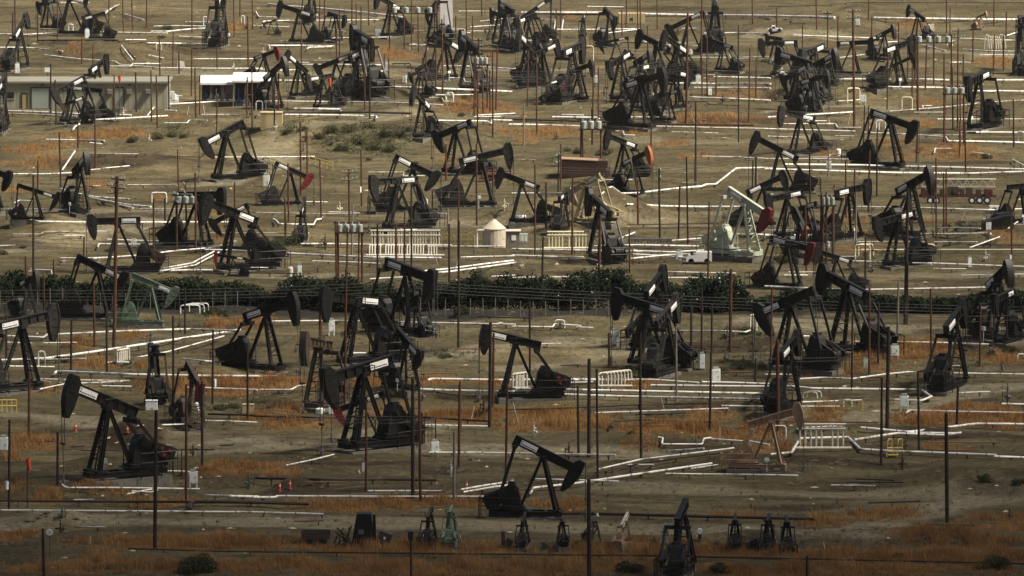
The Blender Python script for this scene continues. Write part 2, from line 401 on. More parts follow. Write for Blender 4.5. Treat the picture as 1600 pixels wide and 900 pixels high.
# hx hy tx ty base_y options
JACKS = '''
70 -14 138 4 56 rc
58 8 88 0 46 
39 28 24 58 108 
85 148 132 121 193 
165 92 141 113 165 
96 166 131 152 196 h=brown
108 137 160 142 190 
345 -10 342 -4 72 p=84
318 226 381 191 283 id=hill
446 97 412 124 172 
436 8 490 25 68 
488 -20 484 -15 35 p=80
551 48 580 67 150 
494 108 549 86 150 
580 70 546 92 152 
449 86 480 113 152 
481 125 522 117 170 rc
434 79 396 92 128 h=red
646 142 671 169 217 
680 214 737 191 274 
668 22 690 -3 70 m=red
722 78 677 53 126 
721 55 745 80 144 
590 -5 626 15 58 
411 38 432 31 55 b=brown
758 48 771 40 63 b=brown
786 8 800 18 80 
793 44 861 -3 64 b=black2
806 36 838 22 80 
810 56 834 80 136 
871 68 829 90 137 
911 68 878 85 158 rc
912 25 910 30 60 p=84
961 33 944 13 75 
936 68 982 59 95 
998 53 1047 79 128 
1036 57 1074 82 130 
1044 46 1100 19 84 
1116 6 1118 8 80 p=90
950 105 985 82 158 
1015 86 991 99 150 
1032 99 1000 107 160 
1036 117 975 135 203 
1078 118 1036 110 172 
1187 69 1246 66 120 
1178 214 1247 249 302 
1420 12 1444 31 62 
1362 66 1307 68 118 id=level
1216 82 1268 101 160 
1250 88 1288 71 150 
1304 86 1268 105 160 rc
1224 124 1263 104 173 
1426 64 1379 81 138 
1426 89 1374 112 138 
1508 132 1547 113 204 
1218 175 1274 186 243 
1429 200 1360 174 264 
1598 36 1597 32 118 p=90
1540 21 1526 28 47 b=tanbrown
1199 57 1222 62 100 b=brown
17 277 -40 255 332 
91 309 27 289 345 
138 247 113 270 336 
140 346 220 344 427 rc
196 436 120 401 500 
274 458 206 430 510 b=green id=green
322 315 402 346 425 id=stout
350 305 276 305 387 
330 350 388 320 392 
336 398 386 405 433 h=red
485 279 430 255 322 h=red id=redhead b=black2
473 318 472 330 376 p=85 b=black2
682 277 617 245 332 
581 285 653 280 360 
797 234 717 253 325 
779 270 843 294 350 
677 436 602 408 525 
888 302 938 274 349 b=tan id=cream
920 304 953 336 409 
876 300 882 310 362 p=75
947 212 995 229 280 
1014 237 972 257 305 h=orange id=orange
1199 338 1138 296 403 b=palegreen h=red id=pale
1225 274 1166 302 355 
962 463 1048 489 574 
1037 425 1008 461 540 
1058 470 1024 507 586 
1450 272 1402 300 372 
1358 290 1303 303 375 
1366 350 1430 332 418 
1197 313 1255 300 372 
1268 390 1204 372 452 h=red rc
1275 392 1331 410 458 
1254 366 1246 322 405 h=red
1285 425 1355 463 553 
1570 420 1546 447 536 
1625 288 1572 293 350 
84 490 -5 512 613 
112 602 213 646 752 rc id=mound
240 552 243 540 628 p=100
309 596 296 575 672 h=red b=brown n=front
462 470 380 496 583 
507 463 597 472 572 
511 592 612 562 706 
524 642 600 614 692 h=red
657 556 620 515 612 
477 532 516 540 640 b=brown
755 519 845 540 625 rc id=lone
1186 490 1272 453 576 
1243 530 1221 553 640 
1508 478 1474 516 607 
1249 640 1170 664 735 b=tanbrown id=weathered
1076 776 1056 818 893 p=78 x=1
905 735 804 685 811 id=main
3 128 0 135 205 p=85
845 75 816 95 128 b=black2
925 101 890 113 158
980 128 1012 118 172 b=black2
889 121 858 131 162
768 18 790 27 72 b=black2
1062 142 1030 150 190
1292 118 1250 130 178
130 30 165 20 62 b=black2
640 118 668 108 150 b=black2
1240 330 1276 318 380 b=black2
628 470 660 455 524
1550 470 1585 455 538
60 432 30 445 500
1110 62 1145 75 112 b=black2
540 30 512 20 66 b=black2
1395 45 1370 58 96 b=black2
674 800 670 804 850 p=80 s=1
707 795 703 799 850 p=86 b=green s=1
820 808 817 812 853 p=82 s=1
880 812 877 815 852 p=96 s=1
935 800 925 821 853 b=brown m=offwhite h=red s=1
983 799 971 821 852 b=tanbrown m=offwhite h=brown s=1
1042 820 1038 826 852 p=84 b=green s=1
1150 808 1147 812 856 p=88 s=1
1203 808 1199 812 858 p=84 s=1
1231 811 1228 815 862 p=92 s=1
'''
JACK_OBJ = {}
def build_jacks():
    for line in JACKS.strip().splitlines():
        w = line.split(); hx, hy, tx, ty, by = map(float, w[:5])
        o = {}
        for q in w[5:]:
            a, _, c = q.partition('='); o[a] = c or '1'
        f = .56; sx, sy = hx + f * (tx - hx), hy + f * (ty - hy)
        B = place(sx, by); s = ppm(B); zc = depth(B)
        d = max(6, by - sy); k = d * zc / (F * cp + d * sp)
        dx = (hx - tx) / s; dz = (ty - hy) / s / cp
        L0 = 1.04 * k; sg = -1 if o.get('n') == 'front' else (1 if 'n' not in o and random.random() < .35 else -1)
        if 'p' in o:
            psi = R(float(o['p'])); L = L0 * .95; th = R(random.choice((-18, -8, 6, 16)))
            if dz: th = math.copysign(min(abs(th), .3), dz)
        else:
            c = min(1, abs(dx) / math.sqrt(max(L0 * L0 - dz * dz, 1e-6)))
            a = min(math.acos(c), R(68))
            if a < R(24): a = R(random.choice((1, 3, 5, 8, 11)))
            ux = abs(dx) / math.cos(a)
            L = math.sqrt(ux * ux + dz * dz); th = math.asin(max(-.62, min(.62, dz / L)))
            dd = ux * math.sin(a) * sg                     # depth run of the beam also lifts or drops its picture
            dz2 = dz - dd * sp / cp; L = math.sqrt(ux * ux + dz2 * dz2); th = math.asin(max(-.62, min(.62, dz2 / L)))
            psi = sg * a if dx > 0 else math.pi - sg * a
        L = min(max(L, .84 * k), 1.75 * k)
        body = o.get('b', 'black'); head = o.get('h'); beam = o.get('m')
        rc = 'red' if ('rc' in o and False) else None
        small = 's' in o
        if body == 'black' and not o.get('id') and random.random() < .25: body = 'black2'
        t, bx = jack(B, k, psi, th, f * L / k, (1 - f) * L / k, body, head, None, beam, plate=not small and 'x' not in o and body not in ('brown', 'tanbrown'), lod=0 if d > 45 else 1, stored=small or 'x' in o)
        if 'rc' in o:                                     # a red painted bolt cluster on the counterweights
            for c in [c for c in t.children if c.name.startswith('crank_arm')]:
                sd = 1 if c.data.name.startswith('crank_arm') and max(v.co.y for v in c.data.vertices) > 0 else -1
                mb = MB(); y = sd * .158
                for (px, pz) in ((.30, .05), (.36, -.03), (.24, -.02)): mb.box((px, y, pz), (.05, .02, .045))
                mb.obj('bolt_plate', M['red'], c)
        cname = {'black': 'black', 'black2': 'dull black', 'green': 'green', 'palegreen': 'pale green', 'tan': 'cream', 'tanbrown': 'weathered tan', 'brown': 'rusty brown'}[body]
        deg = math.degrees(th)
        pose = 'seen end-on' if abs(math.cos(psi)) < .42 else ('with raised head' if deg > 6 else 'with lowered head' if deg < -6 else 'with level beam')
        ph = f'{cname} pumpjack {pose}'
        if head in ('red', 'orange', 'brown') and head != body: ph = f'{cname} pumpjack with {head} head'
        if beam == 'red': ph = 'pumpjack with red walking beam'
        if beam == 'offwhite': ph = 'small pumpjack with white beam'
        if small and beam is None: ph = f'small {cname} pumpjack'
        lab = {'green': 'grey green pumpjack in front of the oleander hedge, head to the hedge side', 'cream': 'cream pumpjack standing behind the mound near the peak-roofed hut',
               'orange': 'black pumpjack with a bright orange horse head beside the brown corrugated shed', 'pale': 'pale green pumpjack with a dark red horse head',
               'weathered': 'weathered tan pumpjack with a pinkish horse head beside looping white pipes', 'mound': 'big black pumpjack with raised head and dark dirt mound behind its legs',
               'main': 'black pumpjack with lowered head standing above the row of stored machines', 'redhead': 'dull black pumpjack with dark red head near the yellow railing',
               'lone': 'black pumpjack with red bolts on its weights, alone by the pale track', 'hill': 'black pumpjack on a bare slope with its tail raised high',
               'stout': 'stout black pumpjack whose long beam crosses a second raised head', 'level': 'black pumpjack with level beam near the white car'}.get(o.get('id'))
        if lab: tag(t, lab, 'pumpjack', 'pumpjacks across the oil field')
        else: want(t, ph, 'pumpjack', 'pumpjacks across the oil field', sx, by)
        if o.get('id'): JACK_OBJ[o['id']] = t
        if not small and 'p' not in o and d > 52:
            wp = np.array(B) + bx * k * np.array([math.cos(psi), math.sin(psi), 0]); wp[2] = hgt(wp[0], wp[1])
            w_ = link('wellhead', shared('wellhead', g_well, 'steel')); w_.location = wp; w_.rotation_euler = (0, 0, psi + random.choice((0, 1.2, .6))); w_.scale = (.9,) * 3
            want(w_, 'steel wellhead', 'wellhead', 'wellheads under the pumpjacks', hx, by)
# ------------------------------------------------------------------ ground
ROADS = [  # centre line in photo pixels, half width in metres, strength
    ([(-60, 398), (60, 385), (120, 370), (150, 352), (230, 345)], 2.6, .9),
    ([(-60, 640), (150, 655), (330, 690), (460, 690), (640, 700), (830, 705), (1000, 712)], 3.4, .8),
    ([(640, 560), (760, 545), (900, 535), (1010, 545), (900, 562), (800, 575)], 2.4, .9),
    ([(300, 705), (500, 690), (700, 660)], 3, .7),
    ([(-60, 818), (200, 812), (500, 815), (800, 820), (1150, 828), (1300, 840), (1450, 852)], 3.0, .9),
    ([(1260, 840), (1370, 820), (1440, 800), (1560, 780), (1660, 770)], 2.6, .9),
    ([(1380, 820), (1420, 838), (1520, 848), (1660, 852)], 1.8, .8),
    ([(960, 758), (1200, 770), (1400, 775), (1660, 765)], 3.2, .6),
    ([(1240, 640), (1350, 650), (1440, 632), (1530, 612), (1660, 600)], 3.0, .85),
    ([(640, 175), (560, 190), (440, 215), (420, 250), (330, 290)], 3.0, .75),
    ([(700, 350), (840, 340), (1000, 338), (1080, 355)], 3.0, .7),
    ([(1180, 505), (1400, 512), (1660, 520)], 3.0, .8),
    ([(-60, 108), (160, 108), (300, 112), (500, 118)], 4, .6), ([(620, 100), (760, 108), (900, 112)], 4, .6),
    ([(1180, 55), (1320, 62), (1420, 78), (1660, 92)], 3.5, .6), ([(1200, 178), (1330, 166), (1380, 170)], 2.2, .8),
    ([(-60, 332), (150, 332), (260, 335)], 2.6, .6), ([(1200, 430), (1420, 432), (1660, 430)], 2.5, .6), ([(1080, 332), (1250, 335), (1660, 340)], 2.2, .55),
    ([(560, 430), (470, 433), (400, 430)], 2.2, .6), ([(980, 218), (1130, 222), (1300, 214)], 2.5, .5),
]
ASPH = [([(-80, 484), (400, 482), (800, 489), (1150, 488), (1500, 489), (1680, 489)], 4.0, 1.0)]
GRASS = [  # dry orange grass: centre pixel, half size in pixels
    (190, 210, 40, 9), (260, 185, 40, 5), (130, 218, 20, 6), (150, 292, 22, 10), (20, 300, 22, 6), (60, 232, 60, 6), (15, 180, 12, 5), (115, 70, 18, 4),
    (370, 38, 25, 6), (620, 85, 40, 6), (590, 78, 30, 4), (745, 163, 55, 9), (710, 175, 20, 5), (870, 205, 45, 7), (820, 217, 25, 4), (990, 207, 24, 5),
    (1110, 182, 75, 8), (1150, 150, 60, 4), (890, 27, 12, 3), (760, 88, 25, 6), (1430, 35, 30, 4), (1560, 98, 40, 7), (1450, 160, 25, 5), (1290, 240, 20, 6),
    (1500, 235, 50, 8), (1440, 195, 30, 6), (1400, 222, 40, 6), (1350, 392, 45, 6), (1560, 362, 30, 7), (1300, 345, 35, 6), (1335, 362, 25, 5),
    (345, 370, 15, 8), (350, 330, 20, 6), (250, 310, 14, 6), (700, 252, 30, 4), (810, 365, 10, 3), (1090, 245, 40, 4), (1050, 225, 30, 5),
    (390, 500, 30, 10), (340, 505, 22, 8), (150, 568, 38, 6), (230, 573, 22, 5), (370, 600, 70, 9), (440, 595, 60, 7), (520, 600, 40, 6), (680, 598, 40, 7), (770, 602, 40, 6),
    (60, 610, 30, 5), (205, 525, 25, 6), (120, 535, 30, 5), (450, 635, 30, 8), (460, 660, 70, 7), (700, 655, 80, 8), (860, 652, 70, 8), (610, 640, 30, 6), (1050, 668, 80, 12), (1110, 650, 40, 5), (980, 600, 50, 6),
    (1180, 675, 40, 10), (1280, 660, 40, 6), (1290, 640, 30, 6), (1440, 655, 60, 8), (1520, 640, 60, 7), (1570, 660, 40, 8), (1360, 560, 40, 9), (1440, 545, 60, 8), (1420, 555, 40, 8), (1300, 580, 40, 5), (1560, 565, 40, 8),
    (40, 690, 45, 9), (20, 715, 20, 6), (370, 732, 50, 6), (430, 730, 40, 6), (80, 778, 30, 6), (250, 785, 80, 5), (500, 790, 70, 6), (620, 788, 60, 8), (720, 785, 50, 7), (560, 795, 40, 6), (880, 790, 60, 6),
    (30, 836, 45, 8), (250, 852, 110, 9), (340, 848, 60, 8), (160, 865, 30, 8), (440, 852, 70, 6), (560, 860, 60, 5), (660, 856, 60, 6), (780, 858, 70, 6), (920, 862, 90, 7), (1030, 865, 70, 7),
    (1110, 862, 50, 7), (1200, 868, 80, 7), (1320, 868, 90, 9), (1430, 870, 90, 10), (1540, 868, 80, 12), (1500, 838, 90, 9), (1580, 828, 60, 9), (1380, 805, 75, 7), (1290, 815, 40, 6), (1560, 812, 60, 6), (1450, 830, 40, 6),
    (60, 890, 70, 8), (450, 882, 80, 9), (600, 885, 90, 9), (740, 885, 80, 9), (870, 890, 60, 8), (960, 885, 60, 8), (1180, 893, 80, 6), (1400, 892, 90, 6), (300, 882, 60, 6), (150, 880, 50, 5), (1550, 890, 60, 7),
    (160, 765, 60, 5), (1000, 690, 30, 5), (1220, 700, 50, 6), (1480, 700, 40, 4), (1150, 808, 60, 5), (20, 760, 30, 6),
    (300, 852, 170, 9), (640, 856, 190, 7), (1000, 863, 190, 8), (1400, 869, 210, 10), (800, 886, 420, 7), (1500, 834, 110, 9), (1250, 890, 200, 6), (250, 886, 180, 6), (700, 656, 130, 6), (900, 663, 110, 7), (1080, 672, 90, 9), (640, 786, 150, 7), (330, 602, 120, 6), (520, 601, 110, 6), (1420, 556, 110, 8), (150, 214, 90, 6), (60, 250, 60, 6), (1480, 238, 90, 7), (740, 168, 90, 6), (1120, 185, 90, 7), (830, 207, 90, 6), (1400, 345, 100, 4), (40, 695, 60, 8), (1560, 650, 60, 9), (1460, 660, 90, 6),
    (700, 655, 70, 7), (900, 657, 60, 6), (420, 652, 45, 6), (340, 600, 50, 7), (590, 600, 50, 6),
]
SCRUB = [(270, 203, 25, 6), (560, 205, 55, 12), (600, 222, 55, 10), (520, 230, 30, 8), (455, 200, 30, 6), (700, 60, 40, 4), (430, 380, 40, 6), (1390, 400, 60, 6), (1510, 352, 30, 4), (330, 492, 35, 6), (355, 635, 40, 6), (700, 555, 40, 5), (200, 572, 30, 3),
         (980, 580, 50, 5), (1170, 525, 40, 5), (1180, 565, 40, 8), (1250, 672, 30, 4), (1000, 880, 60, 8), (540, 525, 25, 5), (400, 630, 30, 5), (1500, 565, 40, 6), (640, 520, 30, 4), (1450, 600, 40, 4), (870, 250, 20, 6), (1080, 100, 30, 5), (700, 145, 30, 4)]
DARK_SOIL_SHADE = [(212, 684, 62, 16, 1.0), (212, 692, 56, 10, 1.0), (300, 655, 40, 4, .7), (40, 745, 60, 8, .6), (1560, 760, 60, 8, .7), (1350, 760, 90, 5, .5), (470, 770, 40, 5, .6), (1540, 625, 40, 4, .8), (180, 70, 60, 12, .35), (700, 260, 60, 6, .4),  # dark earth, plus the shade of bank faces painted into the ground colour
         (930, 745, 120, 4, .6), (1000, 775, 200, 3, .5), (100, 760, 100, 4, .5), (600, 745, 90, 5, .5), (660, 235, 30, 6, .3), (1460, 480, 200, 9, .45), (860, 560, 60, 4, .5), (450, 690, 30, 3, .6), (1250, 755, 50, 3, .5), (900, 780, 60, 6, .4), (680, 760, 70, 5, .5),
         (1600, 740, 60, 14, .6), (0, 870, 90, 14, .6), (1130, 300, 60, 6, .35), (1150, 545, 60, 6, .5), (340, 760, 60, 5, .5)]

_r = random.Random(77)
for _ in range(210):  # random streaks: eroded soil and painted-in shade of banks and terrace edges
    _y = _r.uniform(8, 890); DARK_SOIL_SHADE.append((_r.uniform(-10, 1610), _y, _r.uniform(25, 150), _r.uniform(1.2, 3.6), _r.uniform(.45, .95)))
PALES = [(885, 334, 55, 14, .9), (965, 335, 38, 10, .8), (110, 365, 50, 14, .8), (30, 370, 30, 10, .5), (640, 148, 40, 8, .6), (860, 545, 120, 16, .7), (450, 220, 60, 14, .6), (560, 690, 160, 12, .5), (1350, 640, 90, 10, .5), (1040, 335, 60, 8, .6),
         (1360, 165, 50, 5, .6), (800, 200, 200, 8, .35), (300, 232, 60, 8, .4), (1080, 770, 160, 8, .35), (1300, 120, 60, 10, .4), (880, 720, 90, 8, .4), (640, 112, 70, 8, .6), (470, 365, 60, 5, .4), (760, 815, 300, 7, .4), (1420, 440, 120, 6, .5)]
for _ in range(45): PALES.append((_r.uniform(0, 1600), _r.uniform(10, 880), _r.uniform(30, 130), _r.uniform(2, 7), _r.uniform(.3, .7)))
def seg_dist(X, Y, pts):
    D = np.full(X.shape, 1e9)
    for (x0, y0), (x1, y1) in zip(pts[:-1], pts[1:]):
        dx, dy = x1 - x0, y1 - y0; L = dx * dx + dy * dy + 1e-9
        t = np.clip(((X - x0) * dx + (Y - y0) * dy) / L, 0, 1)
        D = np.minimum(D, np.hypot(X - x0 - t * dx, Y - y0 - t * dy))
    return D
def patch_m(px, py, rx, ry):
    P = place(px, py); s = ppm(P); X, Y = P[0], P[1]
    return X, Y, rx / s, max(1.6, 1.0 * ry / (s * (CH - P[2]) / depth(P)))
def n2(X, Y, k=0):
    return .5 + .25 * (np.sin(X * .9 + 1.7 * np.sin(Y * .5 + k)) + np.sin(Y * .7 + k * 2.1 + 1.3 * np.sin(X * .6 + k)))

def axis(core0, core1, step, far0, far1):
    a = list(np.arange(core0, core1 + 1e-6, step)); s = step
    while a[-1] < far1: s *= 1.22; a.append(a[-1] + s)
    s = step
    while a[0] > far0: s *= 1.22; a.insert(0, a[0] - s)
    return np.array(a)

def build_ground():
    xs = axis(-125, 125, .55, -9000, 9000); ys = axis(560, 1390, 1.1, -3000, 16000)
    X, Y = np.meshgrid(xs, ys); Z = np.where((X > -150) & (X < 150) & (Y > 480) & (Y < 1500), hgt(X, Y), 0)
    road = np.zeros(X.shape); asph = np.zeros(X.shape); grass = np.zeros(X.shape); dark = np.zeros(X.shape); scrub = np.zeros(X.shape)
    for arr, lst in ((road, ROADS), (asph, ASPH)):
        for pts, hw, st in lst:
            P = [tuple(place(*p)[:2]) for p in pts]
            q = []                                               # rounded line
            for i in range(len(P) - 1):
                for t in np.linspace(0, 1, 6)[:-1]:
                    p0 = P[max(i - 1, 0)]; p1, p2 = P[i], P[i + 1]; p3 = P[min(i + 2, len(P) - 1)]
                    q.append(tuple(.5 * (2 * p1[j] + (p2[j] - p0[j]) * t + (2 * p0[j] - 5 * p1[j] + 4 * p2[j] - p3[j]) * t * t + (3 * p1[j] - p0[j] - 3 * p2[j] + p3[j]) * t ** 3) for j in (0, 1)))
            q.append(P[-1])
            D = seg_dist(X, Y, q) + (n2(X, Y, 3) - .5) * 1.1
            m = np.clip((hw + .8 - D) / 1.6, 0, 1) * st
            if arr is road: m = m * (1 - .35 * np.exp(-((D - .9) / .35) ** 2)) # wheel ruts
            arr[:] = np.maximum(arr, m)
    for arr, lst in ((grass, GRASS), (scrub, SCRUB)):
        for g in lst:
            mx, my, a, b = patch_m(*g)
            d = np.hypot((X - mx) / a, (Y - my) / b) + (n2(X, Y, 1) - .5) * .7
            arr[:] = np.maximum(arr, np.clip((1.1 - d) / .45, 0, 1) * (.6 if arr is grass and g[1] < 470 else 1))
    for g in DARK_SOIL_SHADE:
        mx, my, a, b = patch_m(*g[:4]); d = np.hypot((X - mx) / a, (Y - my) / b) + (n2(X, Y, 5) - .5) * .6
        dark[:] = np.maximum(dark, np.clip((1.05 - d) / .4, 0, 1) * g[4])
    pale = np.zeros(X.shape)
    for g in PALES:
        mx, my, a, b = patch_m(*g[:4]); d = np.hypot((X - mx) / a, (Y - my) / b) + (n2(X, Y, 8) - .5) * .7
        pale[:] = np.maximum(pale, np.clip((1.1 - d) / .6, 0, 1) * g[4])
    grass *= (1 - road * .8); 
    nx, ny = len(xs), len(ys)
    V = np.stack([X, Y, Z], -1).reshape(-1, 3)
    i = np.arange(nx - 1)[None, :] + nx * np.arange(ny - 1)[:, None]
    Fq = np.stack([i, i + 1, i + nx + 1, i + nx], -1).reshape(-1, 4)
    me = bpy.data.meshes.new('ground'); me.vertices.add(len(V)); me.vertices.foreach_set('co', V.ravel().astype(np.float32))
    me.loops.add(Fq.size); me.loops.foreach_set('vertex_index', Fq.ravel().astype(np.int32)); me.polygons.add(len(Fq))
    me.polygons.foreach_set('loop_start', np.arange(0, Fq.size, 4, dtype=np.int32)); me.polygons.foreach_set('loop_total', np.full(len(Fq), 4, dtype=np.int32))
    me.update(); me.validate(); me.polygons.foreach_set('use_smooth', np.ones(len(Fq), dtype=bool))
    for name, ch in (('cover', (road, asph, grass)), ('stain_shade', (dark, scrub, pale))):
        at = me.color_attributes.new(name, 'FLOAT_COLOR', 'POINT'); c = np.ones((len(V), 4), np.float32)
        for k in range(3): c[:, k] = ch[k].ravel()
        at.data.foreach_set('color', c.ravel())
    m = bpy.data.materials.new('dry earth'); m.use_nodes = True; nt = m.node_tree; b = nt.nodes['Principled BSDF']; me.materials.append(m)
    pos = nt.nodes.new('ShaderNodeNewGeometry').outputs['Position']
    def attr(n):
        a = nt.nodes.new('ShaderNodeAttribute'); a.attribute_name = n; s = nt.nodes.new('ShaderNodeSeparateColor'); nt.links.new(a.outputs['Color'], s.inputs[0]); return s.outputs
    cv, st = attr('cover'), attr('stain_shade')
    mp = nt.nodes.new('ShaderNodeMapping'); nt.links.new(pos, mp.inputs[0]); mp.inputs['Scale'].default_value = (.35, 1, 1)
    str_ = mp.outputs[0]
    big = noise(nt, str_, .055, 5, .62); mid = noise(nt, str_, .42, 6, .68); fine = noise(nt, pos, 3.2, 5, .72); tiny = noise(nt, pos, 11, 3, .8)
    c = ramp(nt, big, [(.32, (.056, .046, .022)), (.50, (.092, .077, .041)), (.68, (.130, .108, .060))])
    c = mix(nt, ramp(nt, mid, [(.44, (0, 0, 0)), (.60, (1, 1, 1))]), c, mix(nt, .72, c, (.042, .033, .019)))
    stk = ramp(nt, noise(nt, str_, 1.3, 6, .75), [(.52, (0, 0, 0)), (.66, (1, 1, 1))])
    c = mix(nt, math_(nt, 'MULTIPLY', stk, .6), c, (.040, .031, .018))
    rc = ramp(nt, noise(nt, str_, .9, 4), [(.3, (.165, .145, .098)), (.7, (.225, .200, .142))])
    c = mix(nt, math_(nt, 'MULTIPLY', cv[0], .85), c, rc)
    c = mix(nt, math_(nt, 'MULTIPLY', st[2], ramp(nt, mid, [(.35, (1, 1, 1)), (.62, (.45, .45, .45))])), c, ramp(nt, noise(nt, str_, .5, 5, .7), [(.3, (.145, .112, .058)), (.7, (.215, .170, .095))]))
    gc = ramp(nt, noise(nt, pos, 1.1, 4, .7), [(.3, (.10, .060, .027)), (.7, (.19, .108, .044))])
    gm = math_(nt, 'MULTIPLY', cv[2], ramp(nt, noise(nt, pos, .8, 4, .7), [(.28, (.5, .5, .5)), (.5, (1, 1, 1))]))
    c = mix(nt, gm, c, gc)
    sm = math_(nt, 'MULTIPLY', st[1], ramp(nt, noise(nt, pos, .9, 4, .7), [(.38, (0, 0, 0)), (.58, (1, 1, 1))]))
    c = mix(nt, sm, c, (.060, .060, .032))
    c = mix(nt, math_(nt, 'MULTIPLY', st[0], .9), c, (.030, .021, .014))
    c = mix(nt, cv[1], c, ramp(nt, fine, [(.3, (.020, .019, .017)), (.7, (.030, .028, .025))]))
    spk = ramp(nt, fine, [(.34, (.55, .53, .50)), (.52, (1, 1, 1)), (.78, (1.18, 1.17, 1.14))])
    c = mix(nt, .9, c, spk, 'MULTIPLY')
    mp2 = nt.nodes.new('ShaderNodeMapping'); nt.links.new(pos, mp2.inputs[0]); mp2.inputs['Scale'].default_value = (1.0, .45, 1)
    grain = ramp(nt, noise(nt, mp2.outputs[0], 1.5, 5, .8), [(.34, (.55, .53, .50)), (.5, (1, 1, 1)), (.66, (1.28, 1.27, 1.24))])
    c = mix(nt, .85, c, grain, 'MULTIPLY')
    deb = ramp(nt, noise(nt, pos, 1.7, 6, .85), [(.62, (0, 0, 0)), (.70, (1, 1, 1))])
    c = mix(nt, math_(nt, 'MULTIPLY', deb, .55), c, (.032, .026, .017))
    nt.links.new(c, b.inputs['Base Color']); b.inputs['Roughness'].default_value = .95; b.inputs['Specular IOR Level'].default_value = .1
    bp = nt.nodes.new('ShaderNodeBump'); bp.inputs['Strength'].default_value = .9; bp.inputs['Distance'].default_value = .25
    h = math_(nt, 'ADD', math_(nt, 'MULTIPLY', mid, 1.2), math_(nt, 'ADD', math_(nt, 'MULTIPLY', fine, .35), math_(nt, 'MULTIPLY', tiny, .08)))
    nt.links.new(h, bp.inputs['Height']); nt.links.new(bp.outputs[0], b.inputs['Normal'])
    o = link('ground', me); kind(o, 'structure')

# ------------------------------------------------------------------ vegetation
def raw_mesh(name, V, Fv, material, n):
    V = np.asarray(V, np.float32).reshape(-1, 3); Fv = np.asarray(Fv, np.int32).reshape(-1, n)
    me = bpy.data.meshes.new(name); me.vertices.add(len(V)); me.vertices.foreach_set('co', V.ravel())
    me.loops.add(Fv.size); me.loops.foreach_set('vertex_index', Fv.ravel()); me.polygons.add(len(Fv))
    me.polygons.foreach_set('loop_start', np.arange(0, Fv.size, n, dtype=np.int32)); me.polygons.foreach_set('loop_total', np.full(len(Fv), n, dtype=np.int32))
    me.update(); me.materials.append(material); return me

def blades(P, h, spread, n, w):
    """n drooping blades round every point of P; returns triangles (two per blade)."""
    k = len(P); Q = np.repeat(P, n, 0); H = np.repeat(h, n) * RNG.uniform(.45, 1.15, k * n)
    a = RNG.uniform(0, 2 * np.pi, k * n); r = RNG.uniform(0, 1, k * n) ** .7 * spread
    Q = Q + np.stack([np.cos(a) * r, np.sin(a) * r, 0 * a], 1)
    b = RNG.uniform(0, 2 * np.pi, k * n); lean = RNG.uniform(.1, .75, k * n) * H
    d = np.stack([np.cos(b), np.sin(b), 0 * b], 1); sd = np.stack([-np.sin(b), np.cos(b), 0 * b], 1) * w * RNG.uniform(.6, 1.4, (k * n, 1))
    up = np.array([0, 0, 1.0])
    midp = Q + d * (lean * .35)[:, None] + up * (H * .65)[:, None]; tip = Q + d * lean[:, None] + up * H[:, None]
    lo = Q - up * .08
    V = np.stack([lo - sd, lo + sd, midp + sd * .7, midp - sd * .7, tip], 1).reshape(-1, 3)
    i = np.arange(k * n)[:, None] * 5
    T = np.concatenate([i + np.array([[0, 1, 2]]), i + np.array([[0, 2, 3]]), i + np.array([[3, 2, 4]])], 0)
    return V, T

def scatter(patches, dens, thr=1.05):
    out = []
    for g in patches:
        mx, my, a, b = patch_m(*g); n = int(math.pi * a * b * dens * 1.3)
        x = RNG.uniform(-1.2, 1.2, n); y = RNG.uniform(-1.2, 1.2, n)
        d = np.hypot(x, y); X, Y = mx + x * a, my + y * b
        keep = (d + (n2(X, Y, 1) - .5) * .7 + RNG.uniform(-.15, .15, n)) < thr
        X, Y, d = X[keep], Y[keep], d[keep]
        out.append(np.stack([X, Y, hgt(X, Y), np.clip(1.2 - d, .35, 1)], 1))
    return np.concatenate(out)

def build_veg():
    P = np.concatenate([scatter([g for g in GRASS if g[1] >= 470], 4.4), scatter([g for g in GRASS if g[1] < 470], 1.7, .95) * np.array([1, 1, 1, .75])]); print('tufts', len(P)); V, T = blades(P[:, :3], 1.0 * P[:, 3] * RNG.uniform(.5, 1.2, len(P)) * (.35 + 1.25 * np.clip(n2(P[:, 0] * 1.6, P[:, 1] * 1.2, 4), 0, 1)), .5, 16, .016)
    kind(link('dry_grass', raw_mesh('dry_grass', V, T, M['drygrass'], 3)), 'stuff')
    P = scatter(SCRUB, 1.6); V, T = blades(P[:, :3], .5 * P[:, 3] * RNG.uniform(.5, 1.3, len(P)), .38, 10, .03)
    kind(link('scrub_grass', raw_mesh('scrub_grass', V, T, M['sage'], 3)), 'stuff')
    # sparse weeds over the bare earth
    n = 2600; u = RNG.uniform(-20, 1620, n); v = RNG.uniform(-5, 905, n)
    Q = np.array([place(a, b) for a, b in zip(u, v)])
    V, T = blades(Q, RNG.uniform(.12, .4, n), .25, 9, .02)
    kind(link('dry_weeds', raw_mesh('dry_weeds', V, T, M['sage'], 3)), 'stuff')

